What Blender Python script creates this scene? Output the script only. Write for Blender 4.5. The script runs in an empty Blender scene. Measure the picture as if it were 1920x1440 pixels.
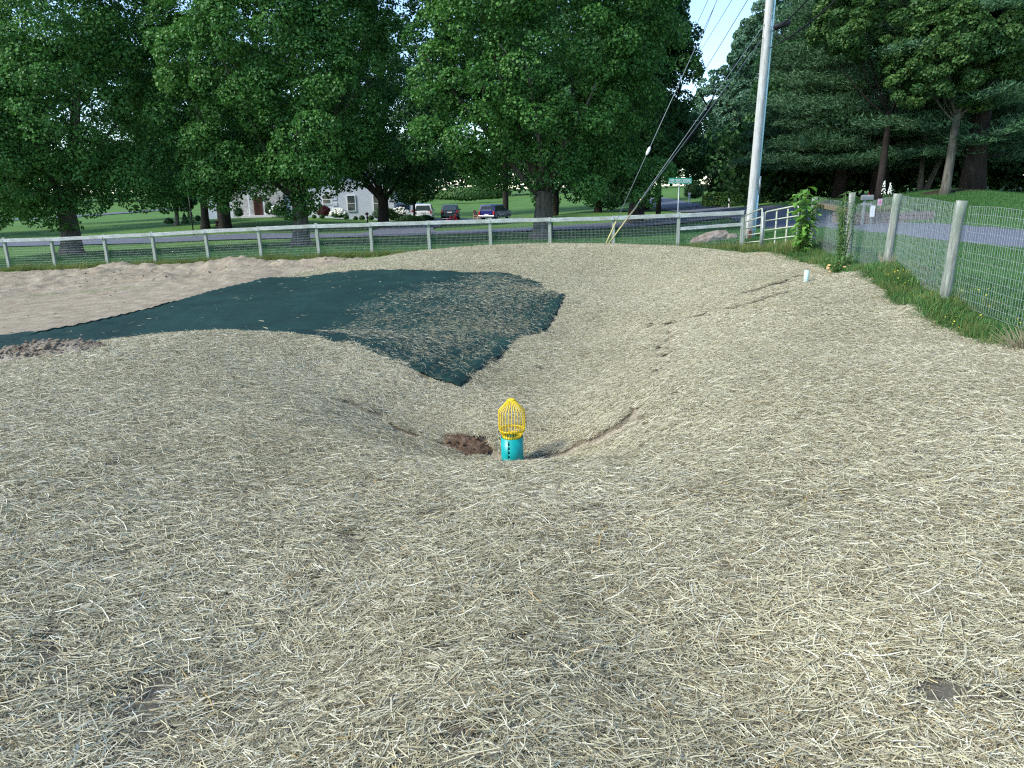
import bpy, bmesh, math, random
import numpy as np
from mathutils import Vector, Matrix, Euler

PI = math.pi
rng = np.random.default_rng(7)
random.seed(7)
scene = bpy.context.scene
COL = scene.collection

# ------------------------------------------------------------------ camera
F = 1331.0
PITCH = math.atan((720 - 368) / F)
ROLL = 0.02
CAMZ = 2.7
Rx = Matrix.Rotation(PI / 2 - PITCH, 3, 'X')
Rz = Matrix.Rotation(-ROLL, 3, 'Z')
CR = Rx @ Rz
CRn = np.array(CR)


def ray(px, py):
    v = CR @ Vector(((px - 960) / F, -(py - 720) / F, -1.0))
    return v


def P(px, py, Y, dz=0.0):
    v = ray(px, py)
    t = Y / v.y
    return (v.x * t, Y, CAMZ + v.z * t + dz)


cam_data = bpy.data.cameras.new('camera')
cam = bpy.data.objects.new('camera', cam_data)
COL.objects.link(cam)
cam.location = (0, 0, CAMZ)
cam.rotation_euler = CR.to_euler()
cam_data.sensor_width = 36
cam_data.lens = 36 * F / 1920
cam_data.clip_end = 3000
cam_data.clip_start = 0.05
scene.camera = cam

# ------------------------------------------------------------------ helpers


def tag(o, label=None, cat=None, group=None, kind=None):
    if label: o['label'] = label
    if cat: o['category'] = cat
    if group: o['group'] = group
    if kind: o['kind'] = kind
    return o


def empty(name, loc=(0, 0, 0), rz=0.0, label=None, cat=None, group=None):
    o = bpy.data.objects.new(name, None)
    COL.objects.link(o)
    o.location = loc
    o.rotation_euler = (0, 0, rz)
    o.empty_display_size = 0.2
    return tag(o, label, cat, group)


def link(name, me, mat=None, parent=None):
    o = bpy.data.objects.new(name, me)
    COL.objects.link(o)
    if mat is not None:
        me.materials.clear()
        me.materials.append(mat)
    if parent is not None: o.parent = parent
    return o


def np_mesh(name, verts, faces, smooth=False, attrs=None):
    """verts (N,3), faces (M,k) array with uniform k"""
    verts = np.ascontiguousarray(verts, dtype=np.float32)
    faces = np.ascontiguousarray(faces, dtype=np.int32)
    m, k = faces.shape
    me = bpy.data.meshes.new(name)
    me.vertices.add(len(verts))
    me.vertices.foreach_set('co', verts.ravel())
    me.loops.add(m * k)
    me.loops.foreach_set('vertex_index', faces.ravel())
    me.polygons.add(m)
    me.polygons.foreach_set('loop_start', np.arange(0, m * k, k, dtype=np.int32))
    try:
        me.polygons.foreach_set('loop_total', np.full(m, k, dtype=np.int32))
    except Exception:
        pass
    me.update(calc_edges=True)
    if smooth:
        me.polygons.foreach_set('use_smooth', np.ones(m, dtype=bool))
    if attrs:
        for an, (dom, arr) in attrs.items():
            a = me.attributes.new(an, 'FLOAT', dom)
            a.data.foreach_set('value', np.ascontiguousarray(arr, dtype=np.float32))
    return me


class MB:
    """collects shapes into one mesh"""
    def __init__(s):
        s.bm = bmesh.new()

    def box(s, c, size, rot=None, bevel=0.0):
        r = bmesh.ops.create_cube(s.bm, size=1.0)
        vs = r['verts']
        M = Matrix.Translation(c) @ (rot.to_4x4() if rot is not None else Matrix.Identity(4)) @ Matrix.Diagonal((size[0], size[1], size[2], 1))
        bmesh.ops.transform(s.bm, matrix=M, verts=vs)
        if bevel > 0:
            es = list({e for v in vs for e in v.link_edges})
            bmesh.ops.bevel(s.bm, geom=es, offset=bevel, segments=2, affect='EDGES', profile=0.5)
        return s

    def tube(s, pts, radii, seg=8, caps=True, jitter=0.0):
        pts = [Vector(p) for p in pts]
        if not hasattr(radii, '__len__'): radii = [radii] * len(pts)
        rings = []
        up = Vector((0.123, 0.977, 0.17)).normalized()
        prev = None
        for i, p in enumerate(pts):
            if i == 0: d = pts[1] - pts[0]
            elif i == len(pts) - 1: d = pts[-1] - pts[-2]
            else: d = pts[i + 1] - pts[i - 1]
            d.normalize()
            if prev is None:
                u = d.cross(up)
                if u.length < 1e-3: u = d.cross(Vector((1, 0, 0)))
                u.normalize()
            else:
                u = prev - d * prev.dot(d)
                u.normalize()
            prev = u
            w = d.cross(u)
            ring = []
            for k in range(seg):
                a = 2 * PI * k / seg
                rr = radii[i] * (1 + (random.uniform(-jitter, jitter) if jitter else 0))
                ring.append(s.bm.verts.new(p + (u * math.cos(a) + w * math.sin(a)) * rr))
            rings.append(ring)
        for a, b in zip(rings, rings[1:]):
            for k in range(seg):
                f = s.bm.faces.new((a[k], a[(k + 1) % seg], b[(k + 1) % seg], b[k]))
                f.smooth = True
        if caps:
            s.bm.faces.new(rings[0][::-1])
            s.bm.faces.new(rings[-1])
        return s

    def ico(s, c, r, sub=2, scale=(1, 1, 1), jit=0.0):
        res = bmesh.ops.create_icosphere(s.bm, subdivisions=sub, radius=r)
        for v in res['verts']:
            k = 1 + random.uniform(-jit, jit)
            v.co = Vector((c[0] + v.co.x * scale[0] * k, c[1] + v.co.y * scale[1] * k, c[2] + v.co.z * scale[2] * k))
        return s

    def poly(s, pts):
        vs = [s.bm.verts.new(p) for p in pts]
        s.bm.faces.new(vs)
        return s

    def prism(s, prof, x0, x1, bevel=0.0):
        """prof: (y,z) list, extruded along x"""
        a = [s.bm.verts.new((x0, p[0], p[1])) for p in prof]
        b = [s.bm.verts.new((x1, p[0], p[1])) for p in prof]
        n = len(prof)
        fs = [s.bm.faces.new(a), s.bm.faces.new(b[::-1])]
        for i in range(n):
            fs.append(s.bm.faces.new((a[i], b[i], b[(i + 1) % n], a[(i + 1) % n])))
        if bevel:
            es = list({e for f in fs for e in f.edges})
            bmesh.ops.bevel(s.bm, geom=es, offset=bevel, segments=2, affect='EDGES', profile=0.5)
        return s

    def build(s, name, mat, parent=None, smooth=False):
        bmesh.ops.recalc_face_normals(s.bm, faces=s.bm.faces)
        me = bpy.data.meshes.new(name)
        s.bm.to_mesh(me)
        s.bm.free()
        if smooth:
            me.polygons.foreach_set('use_smooth', np.ones(len(me.polygons), dtype=bool))
        return link(name, me, mat, parent)


def copy_tree(o, parent=None):
    c = o.copy()
    COL.objects.link(c)
    c.parent = parent
    for ch in list(o.children):
        copy_tree(ch, c)
    return c


# ------------------------------------------------------------------ materials
class NT:
    def __init__(s, name):
        s.m = bpy.data.materials.new(name)
        s.m.use_nodes = True
        s.t = s.m.node_tree
        s.t.nodes.clear()
        s.out = s.t.nodes.new('ShaderNodeOutputMaterial')

    def n(s, typ, **kw):
        nd = s.t.nodes.new(typ)
        for k, v in kw.items():
            if k == 'inp':
                for kk, vv in v.items():
                    if isinstance(vv, bpy.types.NodeSocket): s.t.links.new(vv, nd.inputs[kk])
                    else: nd.inputs[kk].default_value = vv
            else: setattr(nd, k, v)
        return nd

    def coord(s, scale=1.0, out='Object', vec=None):
        tc = s.n('ShaderNodeTexCoord')
        mp = s.n('ShaderNodeMapping', inp={'Vector': tc.outputs[out]})
        mp.inputs['Scale'].default_value = vec if vec else (scale,) * 3
        return mp.outputs[0]

    def world(s, vec=(1, 1, 1)):
        g = s.n('ShaderNodeNewGeometry')
        mp = s.n('ShaderNodeMapping', inp={'Vector': g.outputs['Position']})
        mp.inputs['Scale'].default_value = vec
        return mp.outputs[0]

    def noise(s, vec, scale, detail=4.0, rough=0.55, dist=0.0):
        return s.n('ShaderNodeTexNoise', inp={'Vector': vec, 'Scale': scale, 'Detail': detail, 'Roughness': rough, 'Distortion': dist}).outputs['Fac']

    def ramp(s, fac, stops):
        r = s.n('ShaderNodeValToRGB', inp={'Fac': fac})
        cr = r.color_ramp
        cr.elements[0].position = stops[0][0]
        cr.elements[0].color = c4(stops[0][1])
        cr.elements[1].position = stops[-1][0]
        cr.elements[1].color = c4(stops[-1][1])
        for p, c in stops[1:-1]:
            e = cr.elements.new(p)
            e.color = c4(c)
        return r.outputs['Color']

    def mix(s, fac, a, b, blend='MIX'):
        m = s.n('ShaderNodeMix', data_type='RGBA', blend_type=blend)
        for i, v in ((0, fac), (6, a), (7, b)):
            if isinstance(v, bpy.types.NodeSocket): s.t.links.new(v, m.inputs[i])
            else: m.inputs[i].default_value = v if i == 0 else c4(v)
        return m.outputs[2]

    def math(s, op, a, b=0.0):
        m = s.n('ShaderNodeMath', operation=op)
        for i, v in ((0, a), (1, b)):
            if isinstance(v, bpy.types.NodeSocket): s.t.links.new(v, m.inputs[i])
            else: m.inputs[i].default_value = v
        return m.outputs[0]

    def attr(s, name):
        return s.n('ShaderNodeAttribute', attribute_name=name).outputs['Fac']

    def pbsdf(s, color, rough=0.8, spec=0.3, bump=None, bstr=0.3, bdist=0.02, metal=0.0, coat=0.0):
        b = s.n('ShaderNodeBsdfPrincipled')
        if isinstance(color, bpy.types.NodeSocket): s.t.links.new(color, b.inputs['Base Color'])
        else: b.inputs['Base Color'].default_value = c4(color)
        if isinstance(rough, bpy.types.NodeSocket): s.t.links.new(rough, b.inputs['Roughness'])
        else: b.inputs['Roughness'].default_value = rough
        b.inputs['Specular IOR Level'].default_value = spec
        b.inputs['Metallic'].default_value = metal
        b.inputs['Coat Weight'].default_value = coat
        if bump is not None:
            bp = s.n('ShaderNodeBump', inp={'Height': bump, 'Strength': bstr, 'Distance': bdist})
            s.t.links.new(bp.outputs[0], b.inputs['Normal'])
        s.t.links.new(b.outputs[0], s.out.inputs[0])
        return b


def c4(c):
    return (c[0], c[1], c[2], 1.0) if len(c) == 3 else tuple(c)


def simple(name, col, rough=0.7, spec=0.3, metal=0.0, var=0.0, scale=6.0, bump=0.0, coat=0.0):
    t = NT(name)
    v = t.coord(1.0)
    c = col
    b = None
    if var > 0:
        n = t.noise(v, scale, 6)
        lo = tuple(x * (1 - var) for x in col)
        hi = tuple(min(1, x * (1 + var)) for x in col)
        c = t.ramp(n, [(0.3, lo), (0.7, hi)])
        if bump: b = t.noise(v, scale * 4, 5)
    t.pbsdf(c, rough, spec, bump=b, bstr=bump, metal=metal, coat=coat)
    return t.m


def leaf_mat(name, dark, mid, light, trans=0.25, rough=0.55, nscale=0.5):
    t = NT(name)
    a = t.attr('rnd')
    n = t.noise(t.world(), nscale, 3)
    f = t.math('ADD', t.math('MULTIPLY', a, 0.65), t.math('MULTIPLY', n, 0.35))
    c = t.ramp(f, [(0.15, dark), (0.5, mid), (0.85, light)])
    b = t.pbsdf(c, rough, 0.3)
    tr = t.n('ShaderNodeBsdfTranslucent', inp={'Color': t.mix(0.5, c, (mid[0] * 1.2, mid[1] * 1.5, mid[2] * 0.6))})
    ms = t.n('ShaderNodeMixShader', inp={0: trans, 1: b.outputs[0], 2: tr.outputs[0]})
    t.t.links.new(ms.outputs[0], t.out.inputs[0])
    return t.m


M = {}
M['maple'] = leaf_mat('maple_leaves', (0.024, 0.082, 0.020), (0.062, 0.182, 0.038), (0.155, 0.32, 0.068))
M['maple_dark'] = leaf_mat('maple_leaves_dark', (0.016, 0.056, 0.018), (0.038, 0.118, 0.032), (0.085, 0.195, 0.052))  # darker copy of the maple greens; shade among rear trees put into the colour
M['pine'] = leaf_mat('pine_needles', (0.028, 0.074, 0.036), (0.064, 0.15, 0.068), (0.135, 0.25, 0.115), trans=0.1)
M['spruce'] = leaf_mat('far_needles', (0.035, 0.095, 0.06), (0.085, 0.18, 0.10), (0.16, 0.28, 0.15), trans=0.15)  # greens lightened: slight distance haze is painted into the colour
M['lime'] = leaf_mat('yellow_green_leaves', (0.022, 0.068, 0.02), (0.055, 0.135, 0.034), (0.15, 0.255, 0.065))
M['shrub'] = leaf_mat('shrub_leaves', (0.014, 0.045, 0.014), (0.032, 0.09, 0.022), (0.07, 0.16, 0.04))
M['hedge'] = leaf_mat('hedge_leaves', (0.025, 0.07, 0.015), (0.05, 0.125, 0.025), (0.11, 0.20, 0.045))
M['redleaf'] = leaf_mat('red_maple_leaves', (0.03, 0.006, 0.008), (0.07, 0.014, 0.018), (0.13, 0.03, 0.03))
M['weed'] = leaf_mat('weed_leaves', (0.08, 0.19, 0.035), (0.17, 0.36, 0.065), (0.30, 0.52, 0.11), trans=0.35)
M['weed_dark'] = leaf_mat('weed_leaves_dark', (0.04, 0.11, 0.03), (0.09, 0.21, 0.055), (0.17, 0.31, 0.085), trans=0.3)
M['yucca'] = leaf_mat('yucca_leaves', (0.10, 0.14, 0.05), (0.22, 0.25, 0.09), (0.36, 0.36, 0.16))
M['white_flower'] = simple('white_petals', (0.82, 0.82, 0.72), 0.8)
M['yellow_flower'] = simple('yellow_petals', (0.75, 0.62, 0.05), 0.7)
M['orange_flower'] = simple('pale_orange_petals', (0.85, 0.5, 0.22), 0.7)


def grass_mat(name, dark, mid, light):
    return leaf_mat(name, dark, mid, light, trans=0.3, rough=0.6, nscale=0.35)


M['grass'] = grass_mat('lawn_blades', (0.032, 0.11, 0.032), (0.078, 0.205, 0.056), (0.17, 0.32, 0.10))
M['rough_grass'] = grass_mat('rough_grass_blades', (0.05, 0.10, 0.025), (0.15, 0.20, 0.05), (0.36, 0.34, 0.12))


def bark(name, a, b, sc=7.0):
    t = NT(name)
    v = t.coord(vec=(1, 1, 0.18))
    n = t.noise(v, sc, 8, 0.65, 0.4)
    n2 = t.noise(t.coord(1.0), 1.3, 3)
    c = t.mix(t.math('MULTIPLY', n2, 0.5), t.ramp(n, [(0.35, a), (0.68, b)]), tuple(x * 0.6 for x in b))
    t.pbsdf(c, 0.9, 0.15, bump=n, bstr=0.9, bdist=0.05)
    return t.m


M['bark'] = bark('grey_bark', (0.045, 0.044, 0.036), (0.20, 0.19, 0.155))
M['bark_dark'] = bark('dark_bark', (0.018, 0.016, 0.014), (0.07, 0.06, 0.05))
M['bark_pine'] = bark('pine_bark', (0.018, 0.015, 0.013), (0.065, 0.052, 0.043))  # bark colours lowered; the shade on these trunks is part of the colour


def weathered(name, a, b, c_, along='Z', sc=5.0):
    t = NT(name)
    vec = {'Z': (9, 9, 0.8), 'X': (0.8, 9, 9)}[along]
    v = t.coord(vec=vec)
    n = t.noise(v, sc * 0.5, 8, 0.7, 0.3)
    n2 = t.noise(t.coord(vec={'Z': (3, 3, 1.2), 'X': (1.2, 3, 3)}[along]), 1.6, 5, 0.6)
    col = t.mix(t.ramp(n2, [(0.42, (0, 0, 0)), (0.62, (1, 1, 1))]), t.ramp(n, [(0.3, a), (0.62, b)]), c_)
    t.pbsdf(col, 0.88, 0.2, bump=n, bstr=0.6, bdist=0.01)
    return t.m


M['post'] = weathered('weathered_post', (0.14, 0.145, 0.12), (0.42, 0.45, 0.38), (0.26, 0.31, 0.24))
M['post_grey'] = weathered('grey_weathered_post', (0.05, 0.052, 0.042), (0.40, 0.42, 0.36), (0.17, 0.21, 0.16))
M['rail'] = weathered('peeling_white_rail', (0.16, 0.17, 0.15), (0.62, 0.66, 0.64), (0.33, 0.36, 0.31), along='X')
M['rail_brown'] = weathered('brown_rail', (0.10, 0.08, 0.05), (0.24, 0.19, 0.13), (0.16, 0.14, 0.09), along='X')
M['pole'] = weathered('utility_pole_wood', (0.20, 0.20, 0.18), (0.68, 0.68, 0.63), (0.52, 0.52, 0.48), sc=3.0)
M['wire'] = simple('galvanised_wire', (0.46, 0.50, 0.50), 0.45, 0.5, metal=0.3)
M['galv'] = simple('galvanised_steel', (0.32, 0.35, 0.35), 0.45, 0.5, metal=0.6, var=0.2)
M['cable'] = simple('black_cable', (0.012, 0.012, 0.014), 0.6)
M['strand'] = simple('steel_strand', (0.22, 0.25, 0.26), 0.5, metal=0.4)
M['guard'] = simple('yellow_plastic_guard', (0.55, 0.47, 0.20), 0.6, var=0.2)
M['gate'] = simple('pale_green_gate_paint', (0.44, 0.47, 0.35), 0.5, 0.5, var=0.25, scale=8)
M['conduit'] = simple('pale_blue_conduit', (0.42, 0.66, 0.70), 0.5, var=0.1)
M['teal'] = simple('teal_pvc', (0.0, 0.36, 0.34), 0.38, 0.5, var=0.12, scale=12)
M['yellow'] = simple('yellow_plastic', (0.86, 0.61, 0.02), 0.4, 0.5)
M['palepvc'] = simple('pale_pvc', (0.50, 0.74, 0.68), 0.5)
M['signgreen'] = simple('sign_green', (0.0, 0.24, 0.15), 0.45, 0.5)
M['white'] = simple('white_paint', (0.8, 0.8, 0.8), 0.5)
M['sign_letter'] = simple('white_letters', (0.82, 0.86, 0.84), 0.5)
M['dark'] = simple('dark_hole', (0.01, 0.01, 0.01), 0.8)
M['siding'] = simple('white_siding', (0.60, 0.63, 0.68), 0.7, var=0.04, scale=2)
M['stonewall'] = simple('pale_stone_veneer', (0.45, 0.44, 0.42), 0.85, var=0.35, scale=3, bump=0.5)
M['shingle'] = simple('grey_shingles', (0.13, 0.13, 0.14), 0.9, var=0.3, scale=4, bump=0.4)
M['glass'] = simple('window_glass', (0.05, 0.07, 0.075), 0.08, 0.8)
M['red_door'] = simple('brown_red_door', (0.07, 0.025, 0.018), 0.5)
M['suv'] = simple('dark_grey_green_paint', (0.035, 0.055, 0.06), 0.4, 0.4, coat=0.15)
M['pickup'] = simple('navy_blue_paint', (0.012, 0.02, 0.14), 0.4, 0.4, coat=0.15)
M['whitecar'] = simple('white_car_paint', (0.78, 0.8, 0.8), 0.3, 0.5, coat=0.5)
M['chrome'] = simple('bumper_metal', (0.55, 0.56, 0.58), 0.25, metal=0.9)
M['tyre'] = simple('tyre_rubber', (0.018, 0.018, 0.018), 0.85)
M['taillight'] = simple('red_tail_light', (0.45, 0.015, 0.015), 0.2, 0.6)
M['red'] = simple('red_plastic', (0.75, 0.02, 0.015), 0.35, 0.5)
M['chairwood'] = simple('pale_wood', (0.50, 0.30, 0.20), 0.7, var=0.2)
M['timber'] = weathered('timber_beam', (0.09, 0.075, 0.07), (0.22, 0.18, 0.17), (0.15, 0.13, 0.12), along='X')
M['rock'] = simple('sandstone_rock', (0.25, 0.205, 0.165), 0.9, var=0.75, scale=2.2, bump=0.8)
M['black_paint'] = simple('black_mailbox', (0.02, 0.02, 0.022), 0.5)
M['pink'] = simple('pink_flag_cloth', (0.75, 0.16, 0.36), 0.8)
M['mulch'] = simple('brown_mulch', (0.032, 0.022, 0.015), 0.95, var=0.4, scale=20, bump=0.6)

# asphalt
t = NT('asphalt')
v = t.world()
n = t.noise(v, 40, 4)
n2 = t.noise(t.world((0.6, 0.12, 1)), 1.2, 4)
c = t.mix(t.math('MULTIPLY', n2, 0.6), t.ramp(n, [(0.3, (0.105, 0.12, 0.15)), (0.7, (0.17, 0.185, 0.22))]), (0.10, 0.11, 0.135))
t.pbsdf(c, 0.85, 0.25, bump=n, bstr=0.3)
M['asphalt'] = t.m

M['gravel'] = simple('dark_gravel', (0.06, 0.06, 0.06), 0.95, var=0.6, scale=30, bump=0.7)
# fabric
t = NT('green_geotextile')
v = t.world()
w1 = t.noise(t.world((0.35, 9, 3)), 6, 5, 0.6)
w2 = t.noise(v, 1.1, 4)
fine = t.noise(t.world((14, 60, 10)), 8, 3)
f = t.math('ADD', t.math('MULTIPLY', w1, 0.6), t.math('MULTIPLY', w2, 0.4))
c = t.ramp(f, [(0.36, (0.004, 0.023, 0.019)), (0.52, (0.007, 0.037, 0.030)), (0.70, (0.017, 0.062, 0.050))])
t.pbsdf(c, 0.75, 0.25, bump=t.math('ADD', w1, t.math('MULTIPLY', fine, 0.5)), bstr=0.5, bdist=0.02)
M['fabric'] = t.m

# straw strands
t = NT('straw_strands')
a = t.attr('rnd')
c = t.ramp(a, [(0.0, (0.11, 0.08, 0.042)), (0.14, (0.22, 0.182, 0.108)), (0.34, (0.375, 0.33, 0.20)), (0.56, (0.535, 0.487, 0.31)),
               (0.75, (0.675, 0.63, 0.43)), (0.9, (0.76, 0.74, 0.59)), (0.97, (0.64, 0.56, 0.32)), (1.0, (0.52, 0.37, 0.13))])
big = t.noise(t.world(), 0.55, 5, 0.6)
c = t.mix(t.math('MULTIPLY', t.ramp(big, [(0.4, (0, 0, 0)), (0.75, (1, 1, 1))]), 0.5), c, (0.62, 0.60, 0.50), 'MULTIPLY')
t.pbsdf(c, 0.6, 0.35)
M['straw'] = t.m

# straw mat beneath the strands
t = NT('straw_mat')
v1 = t.world((7, 26, 7))
a1 = t.noise(v1, 7, 5, 0.7, 1.2)
a2 = t.noise(t.world((24, 7, 7)), 7, 5, 0.7, 1.4)
f = t.math('MAXIMUM', a1, a2)
c = t.ramp(f, [(0.42, (0.10, 0.085, 0.055)), (0.55, (0.27, 0.23, 0.145)), (0.66, (0.50, 0.44, 0.28))])
soil = t.ramp(t.noise(t.world(), 60, 5), [(0.3, (0.13, 0.118, 0.09)), (0.7, (0.25, 0.225, 0.17))])
g = t.n('ShaderNodeNewGeometry')
sep = t.n('ShaderNodeSeparateXYZ', inp={0: g.outputs['Position']})
near = t.n('ShaderNodeMapRange', inp={0: sep.outputs[1], 1: 3.0, 2: 6.5, 3: 0.92, 4: 0.15}).outputs[0]
c = t.mix(near, c, soil)
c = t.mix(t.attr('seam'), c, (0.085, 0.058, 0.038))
t.pbsdf(c, 0.9, 0.2, bump=f, bstr=0.8, bdist=0.02)
M['straw_mat'] = t.m

# ground
t = NT('ground_surface')
v = t.world()
g1 = t.noise(v, 0.35, 5, 0.6)
g2 = t.noise(t.world((1, 3, 1)), 6, 6, 0.7)
stripe = t.noise(t.world((0.05, 0.9, 1)), 1.0, 3)
f = t.math('ADD', t.math('MULTIPLY', g1, 0.35), t.math('ADD', t.math('MULTIPLY', g2, 0.4), t.math('MULTIPLY', stripe, 0.25)))
gr = t.ramp(f, [(0.36, (0.045, 0.108, 0.026)), (0.5, (0.085, 0.172, 0.042)), (0.66, (0.15, 0.24, 0.07))])
d1 = t.noise(v, 3.0, 8, 0.7)
d2 = t.noise(v, 30.0, 5, 0.7)
dm = t.math('ADD', t.math('MULTIPLY', d1, 0.55), t.math('MULTIPLY', d2, 0.45))
di = t.ramp(dm, [(0.32, (0.16, 0.125, 0.085)), (0.5, (0.30, 0.25, 0.175)), (0.64, (0.46, 0.40, 0.30))])
c = t.mix(t.attr('dirt'), gr, di)
bh = t.math('ADD', t.math('MULTIPLY', d1, 1.0), t.math('MULTIPLY', d2, 0.4))
t.pbsdf(c, 0.95, 0.1, bump=bh, bstr=0.7, bdist=0.06)
M['ground'] = t.m

t = NT('loose_dirt')
v = t.world()
d1 = t.noise(v, 5.0, 8, 0.7)
c = t.ramp(d1, [(0.34, (0.13, 0.10, 0.07)), (0.5, (0.24, 0.197, 0.143)), (0.66, (0.35, 0.305, 0.235))])
t.pbsdf(c, 0.95, 0.1, bump=t.noise(v, 22, 6, 0.7), bstr=0.9, bdist=0.03)
M['dirt'] = t.m
t = NT('red_brown_dirt')
d1 = t.noise(t.world(), 14.0, 8, 0.7)
c = t.ramp(d1, [(0.34, (0.07, 0.042, 0.026)), (0.5, (0.14, 0.088, 0.056)), (0.66, (0.24, 0.165, 0.11))])
t.pbsdf(c, 0.95, 0.1, bump=d1, bstr=0.9, bdist=0.03)
M['reddirt'] = t.m

# ------------------------------------------------------------------ terrain
CP = []


def cp(px, py, Y, dz=0.0):
    CP.append(P(px, py, Y, dz))


# near berm, basin
for a in [(960, 1440, 1.70), (960, 1250, 2.18), (960, 1100, 2.80), (960, 1000, 3.38), (960, 930, 3.95), (960, 900, 4.32), (960, 885, 4.62), (961, 878, 4.9), (830, 882, 4.75), (1070, 875, 4.85), (1180, 985, 3.45), (760, 985, 3.5),
          (600, 1300, 2.2), (1300, 1300, 2.2), (1300, 1050, 3.0), (1300, 900, 4.15), (1190, 868, 4.8), (720, 880, 4.75), (690, 842, 5.3),
          (300, 1000, 3.3), (300, 800, 5.4), (0, 900, 3.8), (0, 1250, 2.2), (100, 720, 6.5), (600, 900, 4.35), (600, 760, 6.8),
          (600, 690, 8.3), (640, 650, 8.9), (520, 634, 9.0), (400, 628, 8.9), (250, 640, 8.5), (120, 662, 7.9), (0, 690, 7.3), (400, 700, 7.4),
          (700, 670, 8.7), (800, 712, 8.4), (865, 737, 8.3), (760, 780, 7.6), (960, 790, 7.5), (960, 730, 8.6),
          (1062, 562, 14.0), (1000, 640, 10.9), (930, 690, 9.4),
          (1010, 750, 8.3), (1050, 700, 9.6), (1100, 640, 12.2), (1150, 560, 16.2), (1150, 515, 18.6), (1010, 520, 17.6),
          (1180, 780, 6.6), (1300, 700, 7.1), (1500, 700, 6.6), (1300, 600, 11.2), (1300, 530, 15.5), (1400, 560, 12.0), (1500, 560, 10.7),
          (1510, 528, 12.6), (1700, 700, 6.35), (1700, 900, 3.75), (1900, 900, 3.6), (1700, 1200, 2.25), (1900, 1400, 1.75),
          (1600, 520, 13.4), (1700, 580, 10.2), (1780, 618, 8.9), (1920, 655, 7.7),
          (860, 470, 21.6), (950, 465, 21.6), (1050, 464, 21.6), (1150, 464, 21.6), (1300, 468, 21.2), (1390, 477, 20.4), (1500, 490, 17.4),
          (740, 508, 18.6), (950, 515, 17.8), (500, 520, 18.8), (400, 548, 16.6), (200, 600, 13.0), (640, 560, 14.0), (800, 600, 12.3),
          (560, 600, 12.2), (0, 632, 11.4), (700, 490, 20.5), (560, 522, 19.0), (1240, 500, 19.0)]:
    cp(*a)
CP += [(0.02, 6.3, 0.05), (0.0, 5.75, 0.36), (0.5, 6.1, 0.25), (-0.6, 6.0, 0.3), (-3.2, 10.8, 0.70), (-1.6, 10.6, 0.66), (-5.4, 10.4, 0.62), (-7.5, 9.2, 0.55), (0.02, 6.8, 0.04), (0.25, 7.3, 0.12),
       (0, 0.4, 1.12), (-2, 0, 1.15), (3, 0, 1.15), (0, -3, 1.1), (-6, -3, 1.0), (7, -3, 1.0), (-6, 2, 1.15), (-9, 5, 0.9), (6, 2.5, 1.1),
       (9, 5, 1.0), (12, 2, 1.0), (-14, 0, 0.6), (-14, 8, 0.4), (-12, 12, 0.4)]
# dirt area
for a in [(100, 560, 17.5), (200, 520, 24.0), (60, 540, 21.0), (350, 520, 22.5), (500, 503, 25.0)]:
    cp(*a)
# back board fence: post tops minus their height
FA = (-950 / 1331 * 31.3, 32.2)
FB = (311 / 1331 * 27.0, 27.8)
POSTPX = [10, 97, 197, 288, 388, 488, 597, 697, 805, 920, 1032, 1150, 1271, 1391]
TOPY = [448, 446, 441, 437, 431, 426, 421, 418, 415, 411.5, 409, 406, 401, 396]
POSTH = 1.36


def fence_line_at(px):
    """ground position on the fence line that shows at this picture column"""
    best = None
    for i in range(0, 2400):
        s = -0.15 + 1.4 * i / 2400
        x = FA[0] + (FB[0] - FA[0]) * s
        y = FA[1] + (FB[1] - FA[1]) * s
        v = np.array((x, y, -1.7)) @ CRn
        u = 960 + F * v[0] / -v[2]
        if best is None or abs(u - px) < best[0]: best = (abs(u - px), x, y)
    return best[1], best[2]


FPOS = []
for px, ty in zip(POSTPX, TOPY):
    x, y = fence_line_at(px)
    z = P(px, ty, y)[2] - POSTH
    FPOS.append((x, y, z))
    CP.append((x, y, z))
# right wire fence: (top px, top py, base px, base py, Y)
RPOST = [(1528, 370, 1522, 468, 18.6), (1597, 361, 1588, 498, 15.6), (1684, 363, 1661, 506, 12.75), (1801, 376, 1770, 566, 9.55)]
for r in RPOST: cp(r[2], r[3], r[4])
cp(1430, 476, 22.5)
# behind the fence and beyond
for a in [(125, 480, 40.5), (560, 464, 40.5), (1015, 450, 39), (1405, 449, 28.5), (1230, 452, 33), (288, 452, 57), (10, 458, 60), (600, 441, 56),
          (850, 438, 51), (1150, 425, 50), (1350, 418, 45), (1500, 421, 39), (1660, 443, 24.5), (1660, 421, 33), (1920, 469, 18.3), (1920, 438, 24.5),
          (1700, 500, 15.5), (1850, 520, 12.5), (1640, 470, 19.5), (1300, 394, 72), (1215, 376, 115), (1920, 367, 43), (1795, 357, 42), (1640, 372, 50),
          (1480, 384, 48), (1340, 388, 75), (150, 430, 74), (100, 411, 128), (500, 418, 69), (500, 408, 80), (700, 413, 80), (845, 412, 84), (940, 413, 84),
          (840, 380, 190), (1100, 400, 72), (260, 384, 190), (1700, 412, 36)]:
    cp(*a)
CP += [(40, 20, 1.2), (60, 60, 2.5), (60, 120, 4), (0, 300, 4.5), (-150, 300, 6), (150, 300, 6), (-80, 60, 0.6), (-60, 20, 0), (-30, 10, 0.2),
       (-150, 100, 2), (30, -10, 1.0), (-30, -20, 0.5), (150, 0, 2), (-150, -40, 0)]

cpa = np.array(CP)
XY = cpa[:, :2]


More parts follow.
